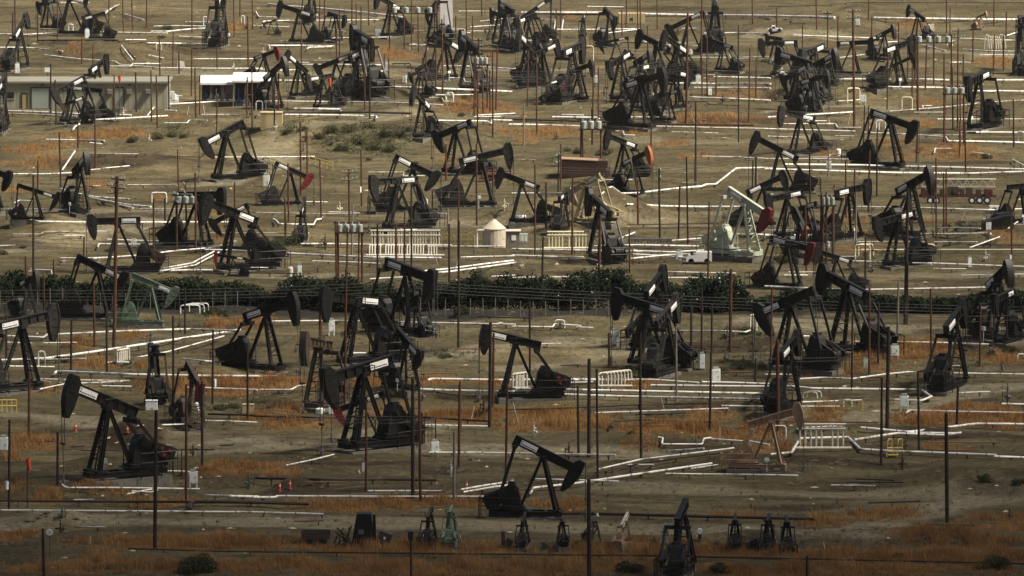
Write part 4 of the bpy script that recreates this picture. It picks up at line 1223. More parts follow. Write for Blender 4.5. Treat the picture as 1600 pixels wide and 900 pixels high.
# ------------------------------------------------------------------ poles: x top foot [t thick, k dark, g grey, c crossarm, p pale collar]
POLES = '''
24 -20 60 | 20 20 62 t | 59 20 65 | 90 -10 65 | 128 60 100 | 145 70 104 | 170 -10 56 | 193 -10 50 | 207 -10 47 | 229 -10 43 | 250 55 122 | 270 50 108 | 280 80 115 | 300 -5 52 | 299 78 150 | 306 105 184 | 312 118 179
339 70 108 | 351 -10 60 | 366 -10 58 | 375 -10 26 | 388 25 106 | 395 -10 46 | 394 107 200 | 386 120 180 | 79 100 175 k | 88 125 195 k | 178 117 176 | 213 113 175 k | 237 110 190 | 246 118 200 | 264 118 172 k | 149 180 262 | 122 190 232 | 95 207 293 k | 338 150 226
59 252 297 | 52 273 447 k | 178 275 545 tc | 183 285 400 c | 279 234 300 | 367 285 326 | 276 300 391 c | 292 285 386 c | 306 270 395 | 240 310 392 | 258 310 347 k | 41 400 470 | 85 405 462 | 131 370 400 | 10 492 560 k | 69 430 500 | 111 500 588 k | 167 478 581 k | 148 440 542
271 493 656 k | 289 450 522 k | 332 515 632 kp | 316 595 730 k | 291 600 783 | 387 535 656 k | 45 580 688 | 14 655 796 kp | 242 640 859 tk | 69 825 915 k | 90 675 758 k | 15 690 710
471 30 106 | 507 -5 52 | 526 45 96 | 531 15 90 | 550 -10 38 | 564 10 52 | 576 -10 40 | 557 5 50 | 632 25 76 | 643 -5 76 | 654 20 82 | 660 90 150 | 665 60 150 | 681 78 142 | 692 30 146 | 712 25 60 | 729 -5 56 | 738 25 82 | 749 60 120 c | 753 -5 26 | 570 105 172 | 578 70 186 k | 600 85 136 | 608 90 142
499 -5 60 | 429 120 200 k | 435 115 173 | 741 90 181 | 747 110 172 | 746 165 225 k | 755 95 178 | 770 80 215 k | 766 110 177 | 775 75 171 | 470 190 306 | 480 205 271 | 502 250 346 | 565 235 322 p | 546 265 352 c | 451 255 346 | 446 310 371 | 526 345 442 | 542 355 442 | 560 355 442 | 550 320 402 g | 590 350 431 k
619 350 416 | 632 330 416 | 643 285 421 k | 702 350 441 k | 716 280 402 | 697 225 282 | 745 225 352 | 700 325 361 g | 770 260 306
869 15 62 | 876 -5 46 | 978 -5 46 | 972 15 56 | 997 -5 76 | 1001 -5 70 | 1012 40 76 | 1027 -5 46 | 824 80 166 | 839 85 211 | 818 165 227 g | 926 105 226 | 935 105 180 | 911 200 260 | 1072 20 192 t | 1095 -5 120 | 1097 90 149 | 1105 60 149 | 1119 115 149 | 1154 40 222 k | 1170 75 191 | 1181 90 152 | 1087 160 288 k | 1176 -5 38 | 1017 190 240
1214 12 41 | 1254 37 96 | 1276 -5 46 | 1293 18 76 c | 1335 15 201 tc | 1357 -5 31 | 1362 27 62 | 1309 25 66 | 1404 35 80 | 1434 65 177 t | 1425 100 167 | 1446 70 140 | 1459 60 132 | 1479 -5 52 | 1484 12 76 | 1496 45 201 c | 1553 -5 41 | 1572 18 62 | 1520 45 96 | 1505 85 130 | 1489 105 202 | 1475 85 226 | 1501 140 228 | 1386 85 171 | 1418 60 120 | 1349 165 228 k | 1357 165 230 | 1584 155 230 k | 1568 55 112 | 1552 55 118 | 1592 50 115
836 257 398 | 853 285 357 k | 894 278 398 | 872 240 300 kc | 876 225 297 | 1031 263 374 ck | 1060 290 376 k | 1075 245 382 k | 1086 200 289 k | 1106 315 447 | 936 335 442 t | 984 358 427 | 847 370 452 k | 997 280 352 | 1181 245 300 k | 925 170 226 | 1175 250 320 k
1266 240 332 k | 1294 230 277 g | 1322 250 340 | 1334 265 345 | 1357 235 330 | 1370 200 307 k | 1432 190 253 | 1463 247 382 | 1509 190 272 k | 1499 190 245 | 1282 300 407 | 1291 300 410 p | 1301 325 412 k | 1337 300 382 g | 1352 370 452 k | 1414 295 507 tk | 1475 270 364 | 1479 265 362 | 1581 325 432 p | 1260 320 425
1331 490 606 k | 1358 450 585 | 1372 472 567 k | 1386 510 672 tk | 1377 590 727 k | 1436 580 703 k | 1455 450 561 | 1495 602 667 k | 1531 475 572 | 1480 645 817 tk | 1402 440 532 g | 1417 410 507 k | 1204 450 590 | 1216 530 672 t | 1261 868 915 k
572 625 767 p | 645 590 782 tk | 657 600 784 | 709 675 786 g | 717 600 730 | 790 600 762 | 719 595 676 | 660 645 700 k | 716 345 545 k | 765 503 667 tk | 770 520 642 | 500 450 530 | 539 420 632 | 920 560 714 tk | 934 575 749 k | 904 602 714 k | 921 748 915 tk | 1002 592 716 k | 1000 520 648 k | 1057 510 626 g | 1109 550 672 k | 1112 475 552 k | 1080 480 572 k | 1096 450 552 k | 1141 420 550 t | 1180 560 600 k | 828 470 582 k | 952 520 575 | 643 842 915 b
'''
def g_pole(mb): mb.tube([(0, 0, -.04), (0, 0, .5), (0, 0, 1)], 1, 9, radii=[1.05, 1.0, .88])
def build_poles():
    for cell in POLES.replace('\n', '|').split('|'):
        w = cell.split()
        if not w: continue
        x, yt, yb = map(float, w[:3]); f = w[3] if len(w) > 3 else ''
        B = place(x, yb); zc = depth(B); d = yb - yt; H = d * zc / (F * cp + d * sp)
        r = (.18 if 't' in f else .12) * random.uniform(.88, 1.1)
        key = 'darkpole' if 'k' in f else 'greypole' if 'g' in f else 'rustpole'
        o = link('utility_pole', shared('utility_pole', g_pole, key)); o.location = B; o.scale = (r, r, H); o.rotation_euler = (random.uniform(-.02, .02), random.uniform(-.022, .022), random.uniform(0, 6))
        def child(name, mb, m):
            c = mb.obj(name, M[m], o); c.matrix_parent_inverse = (Matrix.Translation(o.location) @ Matrix.Diagonal((r, r, H, 1))).inverted(); return c
        if 'c' in f:
            for dz in (.35, 1.3):
                mb = MB(); mb.box(B + np.array([0, .16, H - dz]), (2.2, .10, .12)); child('crossarm', mb, 'darkpole')
                mb = MB(); mb.box(B + np.array([0, .16, H - dz + .065]), (2.06, .03, .02))
                for q in (-1, -.45, .45, 1): mb.lathe([(.04, 0), (.07, .06), (.05, .14), (.08, .2), (.03, .28)], B + np.array([q, .16, H - dz + .06]), 7)
                child('insulator', mb, 'greycan')
        if 'p' in f:
            mb = MB(); mb.box(B + np.array([-.0, -r - .13, min(2.2, H * .3)]), (.34, .22, .75)); child('meter_box', mb, 'cabinet')
        if 'b' in f:
            mb = MB(); mb.box(B + np.array([0, 0, H + .3]), (.72, .4, .75)); mb.box(B + np.array([.05, -.22, H + .3]), (.4, .06, .5)); child('lamp_housing', mb, 'dark')
        tall = 'tall' if H > 9 else 'short' if H < 4.2 else ''
        cn = {'darkpole': 'dark brown', 'greypole': 'grey', 'rustpole': 'rust brown'}[key]
        ph = ' '.join(q for q in (tall, 'thick' if 't' in f else '', cn, 'crossarm' if 'c' in f else '', 'pole') if q)
        if 'b' in f: tag(o, 'short dark post with a box lamp on top, this side of the long rail', 'pole', 'poles standing over the oil field')
        else: want(o, ph, 'pole', 'poles standing over the oil field', x, yb)

# ------------------------------------------------------------------ electrical cabinets: x foot w h [g green, l legs]
CABS = '''
27 115 7 18|136 60 7 16|591 58 9 14|629 52 7 9|664 326 8 17|518 524 10 27 l|960 540 13 27 l|1096 577 11 27|1118 597 14 24|1398 561 13 24 l|1413 641 14 26 l|1352 576 8 17 g|679 713 13 27 l|302 761 14 28 l|1133 459 10 20|1349 163 9 17 l|1091 131 8 15|468 433 7 21|1340 40 7 12|1295 264 8 14|209 386 9 14|416 292 10 21|1061 408 10 18|1109 149 6 12|1515 418 6 18|6 704 13 24|930 130 8 14|1205 100 5 10|605 112 6 18|632 130 6 14|1302 84 4 8|100 412 4 6|688 68 8 10|700 60 6 8
'''
def build_cabs():
    for cell in CABS.strip().split('|'):
        w = cell.split(); x, yb, pw, ph = map(float, w[:4]); f = w[4] if len(w) > 4 else ''
        P = place(x, yb); s = ppm(P); W, H = pw / s, ph / s / cp; leg = .22 * H if f == 'l' else .05
        t = empty('electrical_cabinet', P, random.uniform(-.25, .25)); m = M['door'] if f == 'g' else M['cabinet']
        mb = MB(); mb.box((0, 0, leg + (H * .86 - leg) / 2), (W, W * .6, H * .86 - leg)); mb.obj('housing', m, t)
        mb = MB(); mb.box((0, -W * .31, leg + (H * .84 - leg) / 2), (W * .8, .03, (H * .84 - leg) * .85)); mb.obj('door', m, t)
        mb = MB(); mb.box((0, 0, H * .93), (W * .62, W * .4, H * .13)); mb.tube([(W * .2, -.1, H * .9), (W * .2, -.1, H * 1.03)], .04, 6); mb.obj('conduit_box', M['greycan'], t)
        if f == 'l':
            for q in (-1, 1): mb = MB(); mb.box((q * W * .38, 0, leg / 2 - .05), (W * .18, W * .5, leg + .1)); mb.obj('leg', m, t)
        mb = MB(); mb.box((W * .22, -W * .34, leg + H * .35), (.05, .05, .16)); mb.obj('handle', M['dark'], t)
        want(t, 'pale green electrical cabinet' if f == 'g' else 'white electrical cabinet' + (' on legs' if f == 'l' else ''), 'cabinet', 'electrical cabinets', x, yb)

def bank(x0, x1, yt, ycan, yb, n, lab):                     # transformer cans on a platform between two poles
    A, B = place(x0, yb), place(x1, yb); s = ppm(A); H = (yb - ycan) / s / cp; h = (ycan - yt) / s / cp; W = np.linalg.norm(B - A)
    t = empty('transformer_bank', (A + B) / 2)
    for q in (-.5, .5): mb = MB(); mb.tube([(q * W, 0, -.3), (q * W, 0, H + h * 1.1)], .14, 8); mb.obj('pole', M['rustpole'], t)
    mb = MB(); mb.box((0, -.35, H - .08), (W + .7, .9, .14)); mb.obj('platform', M['darkpole'], t)
    mb = MB(); mb.box((0, 0, H + h * 1.0), (W + 1.2, .12, .14)); mb.obj('crossarm', M['darkpole'], t)
    for i in range(n):
        x = (i - (n - 1) / 2) * (W + .3) / n; mb = MB(); r = min(.42, (W + .3) / n * .42)
        mb.lathe([(r * .9, 0), (r, .05), (r, h * .78), (r * .8, h * .86)], (x, -.35, H), 12); mb.lathe([(.06, h * .86), (.09, h * .95), (.04, h * 1.12)], (x - .12, -.35, H), 6); mb.obj('transformer', M['greycan'], t)
    tag(t, lab, 'transformer bank', 'pole-mounted transformer banks')

# ------------------------------------------------------------------ buildings and other single things
def box_px(x0, x1, yt, yb, D):
    A, B = place(x0, yb), place(x1, yb); s = ppm((A + B) / 2); W = (x1 - x0) / s; H = (yb - yt) / s / cp
    P = (A + B) / 2; return P, W, H, s

def build_things():
    # long beige building
    P, W, H, s = box_px(-60, 262, 129, 170, 0); t = empty('warehouse', P); D = 9.0
    mb = MB(); mb.box((0, D / 2, H / 2 - .2), (W, D, H + .4))
    for i in range(int(W / .9)): mb.box((-W / 2 + .45 + i * .9, -.012, H / 2), (.06, .03, H))
    mb.obj('wall', M['wall'], t)
    mb = MB(); mb.box((0, D / 2 + .2, H + .12), (W + .8, D + 1.1, .16)); mb.box((0, -.42, H + .03), (W + .8, .12, .26)); mb.obj('roof', M['roofgrey'], t)
    def X(px): return (px - 101) / s
    for (a, b, tp, bt, nm, m) in ((50, 77, 137, 169, 'roller_door', 'door'), (35, 42, 146, 169, 'door', 'block'), (180, 193, 137, 169, 'roller_door', 'door')):
        h = (169.5 - tp) / s; mb = MB(); mb.box(((X(a) + X(b)) / 2, -.05, h / 2), (X(b) - X(a), .08, h))
        for i in range(int(h / .3)): mb.box(((X(a) + X(b)) / 2, -.10, .15 + i * .3), (X(b) - X(a), .03, .05))
        d = mb.obj(nm, M[m], t)
        mb = MB(); c = (X(a) + X(b)) / 2; w_ = X(b) - X(a)
        mb.box((c - w_ / 2 - .08, -.06, h / 2), (.14, .16, h)); mb.box((c + w_ / 2 + .08, -.06, h / 2), (.14, .16, h)); mb.box((c, -.06, h + .08), (w_ + .32, .16, .16)); mb.obj('frame', M['dark'], d)
    mb = MB(); mb.box((X(15), -.04, (170 - 149) / s), (X(22) - X(8), .06, .95)); wn = mb.obj('window', M['glass'], t); mb = MB(); mb.box((X(15), -.06, (170 - 149) / s - .55), (1.7, .12, .1)); mb.obj('sill', M['wall'], wn)
    for a in (172, 202, 232): mb = MB(); mb.box((X(a), -.4, (170 - 143) / s), (.8, .7, .8)); mb.box((X(a), -.77, (170 - 143) / s), (.6, .03, .6)); mb.obj('air_conditioner', M['greypole'], t)
    for a in (67, 203): mb = MB(); mb.box((X(a), -.2, (170 - 132) / s), (.35, .3, .25)); mb.obj('wall_lamp', M['dark'], t)
    tag(t, 'long beige flat-roofed building with grey green roller doors', 'building')
    # clutter along its front
    for (x, y, w, h, m, nm, lab) in ((188, 170, 14, 11, 'tanbrown', 'spool', 'brown cable drum leaning at the long beige building'), (172, 171, 13, 9, 'carwhite', 'stacked_crate', 'white crate heap by the long beige building'), (212, 170, 18, 12, 'greycan', 'storage_tank', 'grey squat tank at the long beige building'), (240, 170, 22, 9, 'blue', 'covered_pallet', 'blue tarpaulin over a pallet at the building corner'), (272, 160, 14, 24, 'cabinet', 'switchgear', 'pale open switchgear rack between the long building and the white canopies'), (700, 196, 10, 6, 'concrete', 'kerb_block', 'grey block by the short track')):
        Q = place(x, y); s2 = ppm(Q); w_, h_ = w / s2, h / s2; o = empty(nm, Q); mb = MB()
        if nm == 'spool':
            for q in (-.3, .3): mb.tube([(0, q, h_ / 2), (0, q + .06, h_ / 2)], h_ / 2, 16)
            mb.tube([(0, -.3, h_ / 2), (0, .3, h_ / 2)], h_ * .28, 12); mb.obj('drum', M[m], o)
        elif nm == 'storage_tank': mb.lathe([(w_ / 2, -.1), (w_ / 2, h_ * .85), (w_ * .3, h_)], n=18); mb.obj('tank', M[m], o)
        else:
            for i in range(5): mb.box((random.uniform(-.3, .3) * w_, random.uniform(-.2, .3), h_ * random.uniform(.2, .75)), (w_ * random.uniform(.3, .5), .7, h_ * random.uniform(.3, .5)))
            mb.box((0, 0, h_ * .1), (w_, .9, h_ * .25)); mb.obj('load', M[m], o)
        tag(o, lab, nm.replace('_', ' '))
    # white canopies
    for (x0, x1, yt, yr, yb, lab) in ((311, 364, 123, 131, 160, 'white flat canopy roof on slim posts, the wider one'), (362, 424, 118, 127, 166, 'white canopy roof on posts beside the tall pumpjack cluster')):
        P, W, H, s = box_px(x0, x1, yr, yb, 0); t = empty('canopy', P); D = 7.0
        mb = MB(); mb.box((0, D / 2, H + .06 + D * .04), (W, D, .14), 0, Matrix.Rotation(.12, 3, 'X')); mb.box((0, -.05, H), (W, .12, .3)); mb.obj('roof', M['roofwhite'], t)
        for q in np.linspace(-.46, .46, 4):
            for e in (.3, D - .3): mb = MB(); mb.box((q * W, e, H / 2 - .15), (.16, .16, H + .3)); mb.obj('post', M['greypole'], t)
        mb = MB(); mb.box((0, D - .2, H * .4), (W * .9, .12, H * .8)); mb.obj('back_wall', M['darkpole'], t); tag(t, lab, 'canopy')
        for i in range(5):
            Q = P + np.array([(i - 2) * W / 6, 1.2, 0]); o = empty('pump_skid', Q); mb = MB(); mb.box((0, 0, .2), (W / 8, .9, .3)); mb.tube([(-W / 20, 0, .7), (W / 20, 0, .7)], .3, 10); mb.box((W / 30, 0, 1.0), (.5, .5, .5)); mb.tube([(0, 0, .6), (0, 0, H * .7)], .08, 6); mb.obj('pump', M[('blue', 'greycan', 'cabinet', 'door', 'blue')[i]], o)
            want(o, ('blue', 'grey', 'white', 'green grey', 'blue')[i] + ' pump unit', 'pump', 'pumps under the canopies', x0 + (x1 - x0) * (i + .5) / 5, yb)
    # tan block
    P, W, H, s = box_px(407, 441, 177, 201, 0); mb = MB(); mb.box((0, 1.2, H / 2 - .1), (W, 2.4, H + .2)); mb.box((0, 1.2, H + .05), (W + .1, 2.5, .12)); o = mb.obj('site_box', M['block']); o.location = P; tag(o, 'plain tan box standing beside the white pipes', 'storage box')
    # white tower block at the top
    P, W, H, s = box_px(688, 707, -30, 45, 0); t = empty('storage_tower', P); mb = MB(); mb.box((0, 1.6, H / 2), (W, 3.2, H)); mb.box((0, -.03, H * .18), (W * .3, .06, H * .25)); mb.obj('tower', M['carwhite'], t)
    mb = MB(); mb.box((W * .18, -.04, H * .06), (.5, .05, .5)); mb.obj('hatch', M['dark'], t); mb = MB(); mb.box((W / 2 + .7, 1.6, H * .7), (1.2, 2.6, .3)); mb.obj('bracket', M['darkpole'], t); tag(t, 'white block-shaped tower rising out of view', 'tower')
    # tan container
    P, W, H, s = box_px(966, 1008, 21, 37, 0); mb = MB(); mb.box((0, 1.2, H / 2), (W, 2.4, H))
    for i in range(int(W / .5)): mb.box((-W / 2 + .25 + i * .5, -.02, H / 2), (.2, .05, H * .92))
    o = mb.obj('container', M['block']); o.location = P; mb = MB(); mb.box((0, -.06, H * .45), (.5, .04, .4)); mb.obj('vent', M['dark'], o); tag(o, 'tan ribbed container under the thick white pipe', 'container')
    # brown corrugated shed
    P, W, H, s = box_px(876, 950, 251, 276, 0); t = empty('corrugated_shed', P); mb = MB(); mb.box((0, 1.6, H / 2 - .1), (W, 3.2, H + .2))
    for i in range(int(W / .32)): mb.box((-W / 2 + .16 + i * .32, -.03, H / 2), (.14, .09, H * .98))
    mb.obj('wall', M['shed'], t); mb = MB(); mb.box((-W * .1, 1.6, H + .1), (W * .8, 3.5, .1), 0, Matrix.Rotation(.05, 3, 'Y')); mb.obj('roof', M['tanbrown'], t); tag(t, 'red brown corrugated steel shed', 'shed')
    # peak roofed tank hut with its annex
    P, W, H, s = box_px(754, 790, 359, 387, 0); t = empty('tank_hut', P); mb = MB(); r = W / 2
    mb.lathe([(r, -.2), (r, H)], (0, r, 0), 20); mb.obj('wall', M['stone'], t); mb = MB(); mb.lathe([(r * 1.05, H), (r * 1.03, H + .08), (r * .16, H + 14 / s), (r * .05, H + 15 / s)], (0, r, 0), 20); mb.obj('roof', M['stone'], t)
    mb = MB(); mb.tube(round_corners([np.array(q) for q in ((-r - .7, .4, 0), (-r - .7, .4, H * .95), (-r + .2, .4, H * .95))], .3), .14, 8); mb.obj('side_pipe', M['offwhite'], t); tag(t, 'pale round hut with a peaked roof', 'tank hut')
    P, W, H, s = box_px(791, 812, 362, 386, 0); t = empty('control_shed', P); mb = MB(); mb.box((0, 1, H / 2), (W, 2, H)); mb.obj('wall', M['greypole'], t); mb = MB(); mb.box((.1, -.03, H * .6), (.55, .05, .65)); mb.obj('notice', M['plate'], t); mb = MB(); mb.box((0, 1, H + .06), (W + .3, 2.3, .1)); mb.obj('roof', M['offwhite'], t); tag(t, 'small grey control shed with a white notice, beside the peak-roofed hut', 'shed')
    P, W, H, s = box_px(808, 825, 366, 380, 0); t = empty('switch_cabinet', P); mb = MB(); mb.box((0, .5, H / 2), (W, 1, H)); mb.obj('housing', M['door'], t)
    for q in (-.3, 0, .3): mb = MB(); mb.box((q * W, -.02, H * .5), (W * .22, .04, H * .6)); mb.obj('panel', M['cabinet'], t)
    tag(t, 'pale three-door switch cabinet next to the grey control shed', 'cabinet')
    # white pipe rack (manifold)
    def rack(x0, x1, yt, ym, yb, n, lab, m='offwhite', lower=True):
        A = place(x0, yb); P, W, H, s = box_px(x0, x1, yt, yb, 0); t = empty('pipe_manifold', P); hm = (yb - ym) / s / cp
        for z in (H, H * .82): mb = MB(); mb.tube([(-W / 2, .6, z), (W / 2, .6, z)], .11, 8); mb.obj('header', M[m], t)
        mb = MB(); mb.tube([(-W / 2 - .5, -.5, .3), (W / 2 + .5, -.5, .3)], .15, 8); mb.obj('header', M[m], t)
        for i in range(n):
            x = -W / 2 + W * (i + .5) / n
            if i % 8 == 5: continue
            mb = MB(); mb.tube([(x, .6, hm), (x, .6, H)], .085, 6)
            if lower: mb.tube(round_corners([np.array(q) for q in ((x, .6, hm), (x - .28, 0, hm), (x - .28, -.5, .3))], .2), .085, 6)
            else: mb.tube([(x, .6, 0), (x, .6, hm)], .085, 6)
            mb.obj('riser', M[m], t)
        for q in (-.46, .46): mb = MB(); mb.box((q * W, .75, H / 2), (.12, .12, H)); mb.obj('post', M['brown'], t)
        tag(t, lab, 'pipe rack')
    rack(579, 688, 361, 383, 402, 26, 'wide white pipe rack of upright pipes')
    rack(855, 918, 363, 378, 391, 12, 'cream pipe frame beside the peak-roofed hut', 'cream', False)
    rack(1246, 1322, 664, 690, 704, 9, 'tangled white pipe rack behind the weathered tan pumpjack', 'offwhite', False)
    rack(980, 1050, 374, 379, 386, 14, 'low rack of small dark valves above the white pipe bundle', 'steel', False)
    # riser bundles like upturned combs
    for (x0, x1, yt, yb, n, lab) in ((183, 202, 547, 571, 5, 'white five-pipe riser stand by the slanting pipeline'), (935, 988, 583, 608, 8, 'ribbed white riser rack of eight hoops'), (801, 826, 584, 611, 4, 'white riser hoops behind the lone pumpjack legs')):
        P, W, H, s = box_px(x0, x1, yt, yb, 0); t = empty('riser_rack', P)
        for i in range(n):
            x = -W / 2 + W * i / n * .8; y = i * .32; mb = MB(); mb.tube(round_corners([np.array(q) for q in ((x, y, -.2), (x, y, H), (x + W * .28, y + .5, H), (x + W * .28, y + .5, -.2))], .35), .10, 8); mb.obj('hoop', M['offwhite'], t)
        mb = MB(); mb.tube([(-W / 2, -.2, .35), (W / 2, -.2, .35)], .13, 8); mb.obj('header', M['offwhite'], t); tag(t, lab, 'riser rack')
    # coils
    for (x, y, h, n, lab) in ((1557, 78, 24, 8, 'bundle of tall white pipe loops by the far track'), (283, 106, 11, 5, 'small white coil of pipe above the long beige building'), (1080, 86, 9, 3, 'small white pipe coil among the crowded pumpjacks'), (1455, 50, 12, 5, 'white coil behind the grey transformer cans')):
        P = place(x, y); s = ppm(P); H = h / s; t = empty('pipe_coil', P)
        for i in range(n):
            mb = MB(); x0 = (i - n / 2) * H * .16; a = H * .16; hh = H * random.uniform(.75, 1.0)
            mb.tube(round_corners([np.array(q) for q in ((x0 - a, i * .2, .1), (x0 - a * .5, i * .2, hh), (x0 + a * .5, i * .2, hh), (x0 + a, i * .2, .1))], H * .15), .075, 6); mb.obj('loop', M['offwhite'], t)
        tag(t, lab, 'pipe coil')
    # horseshoe loop
    P = place(702, 160); s = ppm(P); H = 14 / s; mb = MB(); mb.tube([(math.cos(a) * H * .42, 0, H * .55 + math.sin(a) * H * .42) for a in np.linspace(-1.0, math.pi + 1.0, 14)], .12, 8)
    for q in (-1, 1): mb.tube([(q * math.cos(-1) * H * .42, 0, H * .55 - math.sin(1) * H * .42), (q * H * .25, 0, -.2)], .12, 8)
    o = mb.obj('horseshoe_pipe', M['cream']); o.location = P; tag(o, 'cream horseshoe-shaped pipe loop on a low mound', 'pipe loop')
    # yellow railings and stile
    for (x0, y0, x1, y1, h, n, lab) in ((484, 256, 520, 266, 12, 5, 'yellow railing on the slope, its post tops stepping down'), (421, 256, 440, 262, 10, 4, 'short yellow railing behind the dull black red-headed pumpjack'), (690, 385, 742, 387, 20, 6, 'yellow guard railing between the pipe rack and the hut'), (1311, 639, 1348, 641, 14, 3, 'yellow pipe guard hoop by the white valves'), (-4, 645, 26, 645, 21, 5, 'pale yellow picket barrier at the pale track')):
        A, B = place(x0, y0), place(x1, y1); s = ppm(A); H = h / s; t = empty('railing', A); d = B - A
        for i in range(n): mb = MB(); q = d * i / (n - 1); mb.box((q[0], q[1], q[2] + H / 2 - .1), (.09, .09, H + .2)); mb.obj('post', M['yellow'], t)
        for z in (.55, .98): mb = MB(); mb.bar((0, 0, H * z), (d[0], d[1], d[2] + H * z), .08); mb.obj('rail', M['yellow'], t)
        tag(t, lab, 'railing')
    P = place(1397, 713); s = ppm(P); t = empty('step_stile', P); W = 20 / s; H = 27 / s
    for q in (-1, 1):
        mb = MB(); mb.tube(round_corners([np.array(v) for v in ((q * W * .4 - .25, -.5, 0), (q * W * .4 - .1, 0, H), (q * W * .4 + .3, .3, H), (q * W * .4 + .3, .8, .0))], .15), .05, 6); mb.bar((q * W * .4 - .2, -.4, H * .5), (q * W * .4 + .3, .6, H * .5), .05); mb.obj('handrail', M['yellow'], t)
    for i in range(3): mb = MB(); mb.box((-.1, -.5 + i * .3, .2 + i * .3), (W * .8, .28, .06)); mb.obj('step', M['yellow'], t)
    tag(t, 'yellow step stile over the white pipeline', 'stile')
    # drilling rig on a red trailer
    P, W, H, s = box_px(1436, 1556, 279, 318, 0); t = empty('rig_trailer', P); mb = MB(); z0 = H * .42
    for z in (-.05, .05): pass
    mb.box((0, 0, z0 * .75), (W, 1.5, .28)); mb.box((-W * .38, 0, z0 * 1.0), (W * .14, 1.8, .9)); mb.box((W * .40, 0, z0 * 1.05), (W * .10, 1.8, .9)); mb.obj('chassis', M['maroon'], t)
    mb = MB()
    for (q, w_, h_) in ((-.2, .06, .7), (-.08, .10, 1.1), (.06, .05, .8), (.15, .08, 1.0), (.27, .06, .7)): mb.box((q * W, 0, z0 * .75 + h_ / 2 + .14), (w_ * W, 1.3, h_))
    mb.tube([(-W * .02, -.75, z0 * 1.3), (-W * .02, .75, z0 * 1.3)], .5, 12); mb.obj('winch', M['brown'], t)
    mb = MB(); zz = (H * .68, H * .98); k = 18
    for y in (-.6, .6):
        for z in zz: mb.bar((-W * .47, y, z), (W * .49, y, z), .08)
        for i in range(k):
            a, b = -W * .47 + W * .96 * i / k, -W * .47 + W * .96 * (i + 1) / k; mb.bar((a, y, zz[i % 2]), (b, y, zz[1 - i % 2]), .05)
    for i in range(k): a = -W * .47 + W * .96 * i / k; mb.bar((a, -.6, zz[1]), (a + W * .07, .6, zz[1]), .06)
    mb.obj('mast', M['offwhite'], t)
    for x in (-W * .36, -W * .28, W * .18, W * .28, W * .38):
        w_ = MB(); w_.tube([(x, -1.0, .5), (x, -.7, .5)], .5, 14); wl = w_.obj('wheel', M['tyre'], t); w_ = MB(); w_.tube([(x, -1.02, .5), (x, -.98, .5)], .25, 10); w_.obj('rim', M['cabinet'], wl)
    mb = MB(); mb.box((-W * .45, 0, H * .45), (W * .05, 1.9, 1.3)); mb.obj('cab', M['maroon'], t); tag(t, 'dull red rig trailer carrying a folded pale lattice mast', 'drilling rig')
    # white pickups and trailer
    for (x0, x1, yt, yb, nm, lab) in ((1199, 1222, 40, 50, 'pickup_truck', 'white pickup truck parked beyond the crowded pumpjacks'), (1213, 1236, 112, 121, 'pickup_truck', 'white pickup truck half hidden behind the black pumpjack cluster'), (1072, 1112, 392, 412, 'service_truck', 'white service truck beside the pale pipe bundle')):
        P, W, H, s = box_px(x0, x1, yt, yb, 0); t = empty(nm, P); D = 1.8
        if nm == 'service_truck':
            mb = MB(); mb.prism([(-W / 2, .35), (W / 2, .35), (W / 2, H * .95), (-W * .12, H * .95), (-W * .16, H * .72), (-W * .40, H * .72), (-W / 2, H * .45)], -.9, .9); mb.obj('body', M['carwhite'], t); gx = (-W * .40, -W * .18)
        else:
            mb = MB(); mb.prism([(-W / 2, .35), (W / 2, .35), (W / 2, H * .58), (W * .12, H * .60), (W * .04, H * .98), (-W * .20, H), (-W * .30, H * .62), (-W * .48, H * .55)], -.85, .85); mb.obj('body', M['carwhite'], t); gx = (-W * .24, W * .04)
        mb = MB(); mb.prism([(gx[0], H * .62), (gx[1], H * .62), (gx[1] - .15, H * .9), (gx[0] + .3, H * .9)], -.872, -.85); mb.prism([(gx[0], H * .62), (gx[1], H * .62), (gx[1] - .15, H * .9), (gx[0] + .3, H * .9)], .85, .872); mb.obj('window', M['glass'], t)
        for q in (-.31, .31): 
            for y in (-.8, .8): mb = MB(); mb.tube([(q * W, y - .1, .36), (q * W, y + .1, .36)], .36, 14); mb.obj('wheel', M['tyre'], t)
        tag(t, lab, 'truck')
    P, W, H, s = box_px(1546, 1561, 321, 331, 0); t = empty('trailer_generator', P); mb = MB(); mb.box((0, 0, H * .62), (W, 1.2, H * .65)); mb.box((W * .6, 0, .4), (W * .3, .1, .1)); mb.obj('body', M['carwhite'], t)
    for y in (-.62, .62): mb = MB(); mb.tube([(-.05, y - .08, .32), (-.05, y + .08, .32)], .32, 12); mb.obj('wheel', M['tyre'], t)
    tag(t, 'small white trailer generator with one axle', 'generator')
    P, W, H, s = box_px(1535, 1584, 340, 360, 0); t = empty('equipment_shed', P); mb = MB(); mb.prism([(-W / 2, 0), (W / 2, 0), (W / 2, H * 1.15), (W * .2, H * 1.1), (-W / 2, H * .6)], 0, 2.5); mb.obj('wall', M['black'], t); mb = MB(); mb.box((-W * .3, -.04, H * .35), (W * .17, .06, H * .6)); mb.obj('door', M['cabinet'], t); tag(t, 'black slant-roofed equipment shed with a white door', 'shed')
    # red machinery, green tank, horizontal tank, small tanks
    P, W, H, s = box_px(748, 802, 262, 281, 0); t = empty('red_pump_skid', P); mb = MB(); mb.box((0, 0, .2), (W, 1.0, .25)); mb.tube([(-W * .3, 0, .7), (W * .1, 0, .7)], .38, 12)
    for q in (-.4, -.1, .2, .42): mb.tube([(q * W, 0, .2), (q * W, 0, 1.4)], .12, 8)
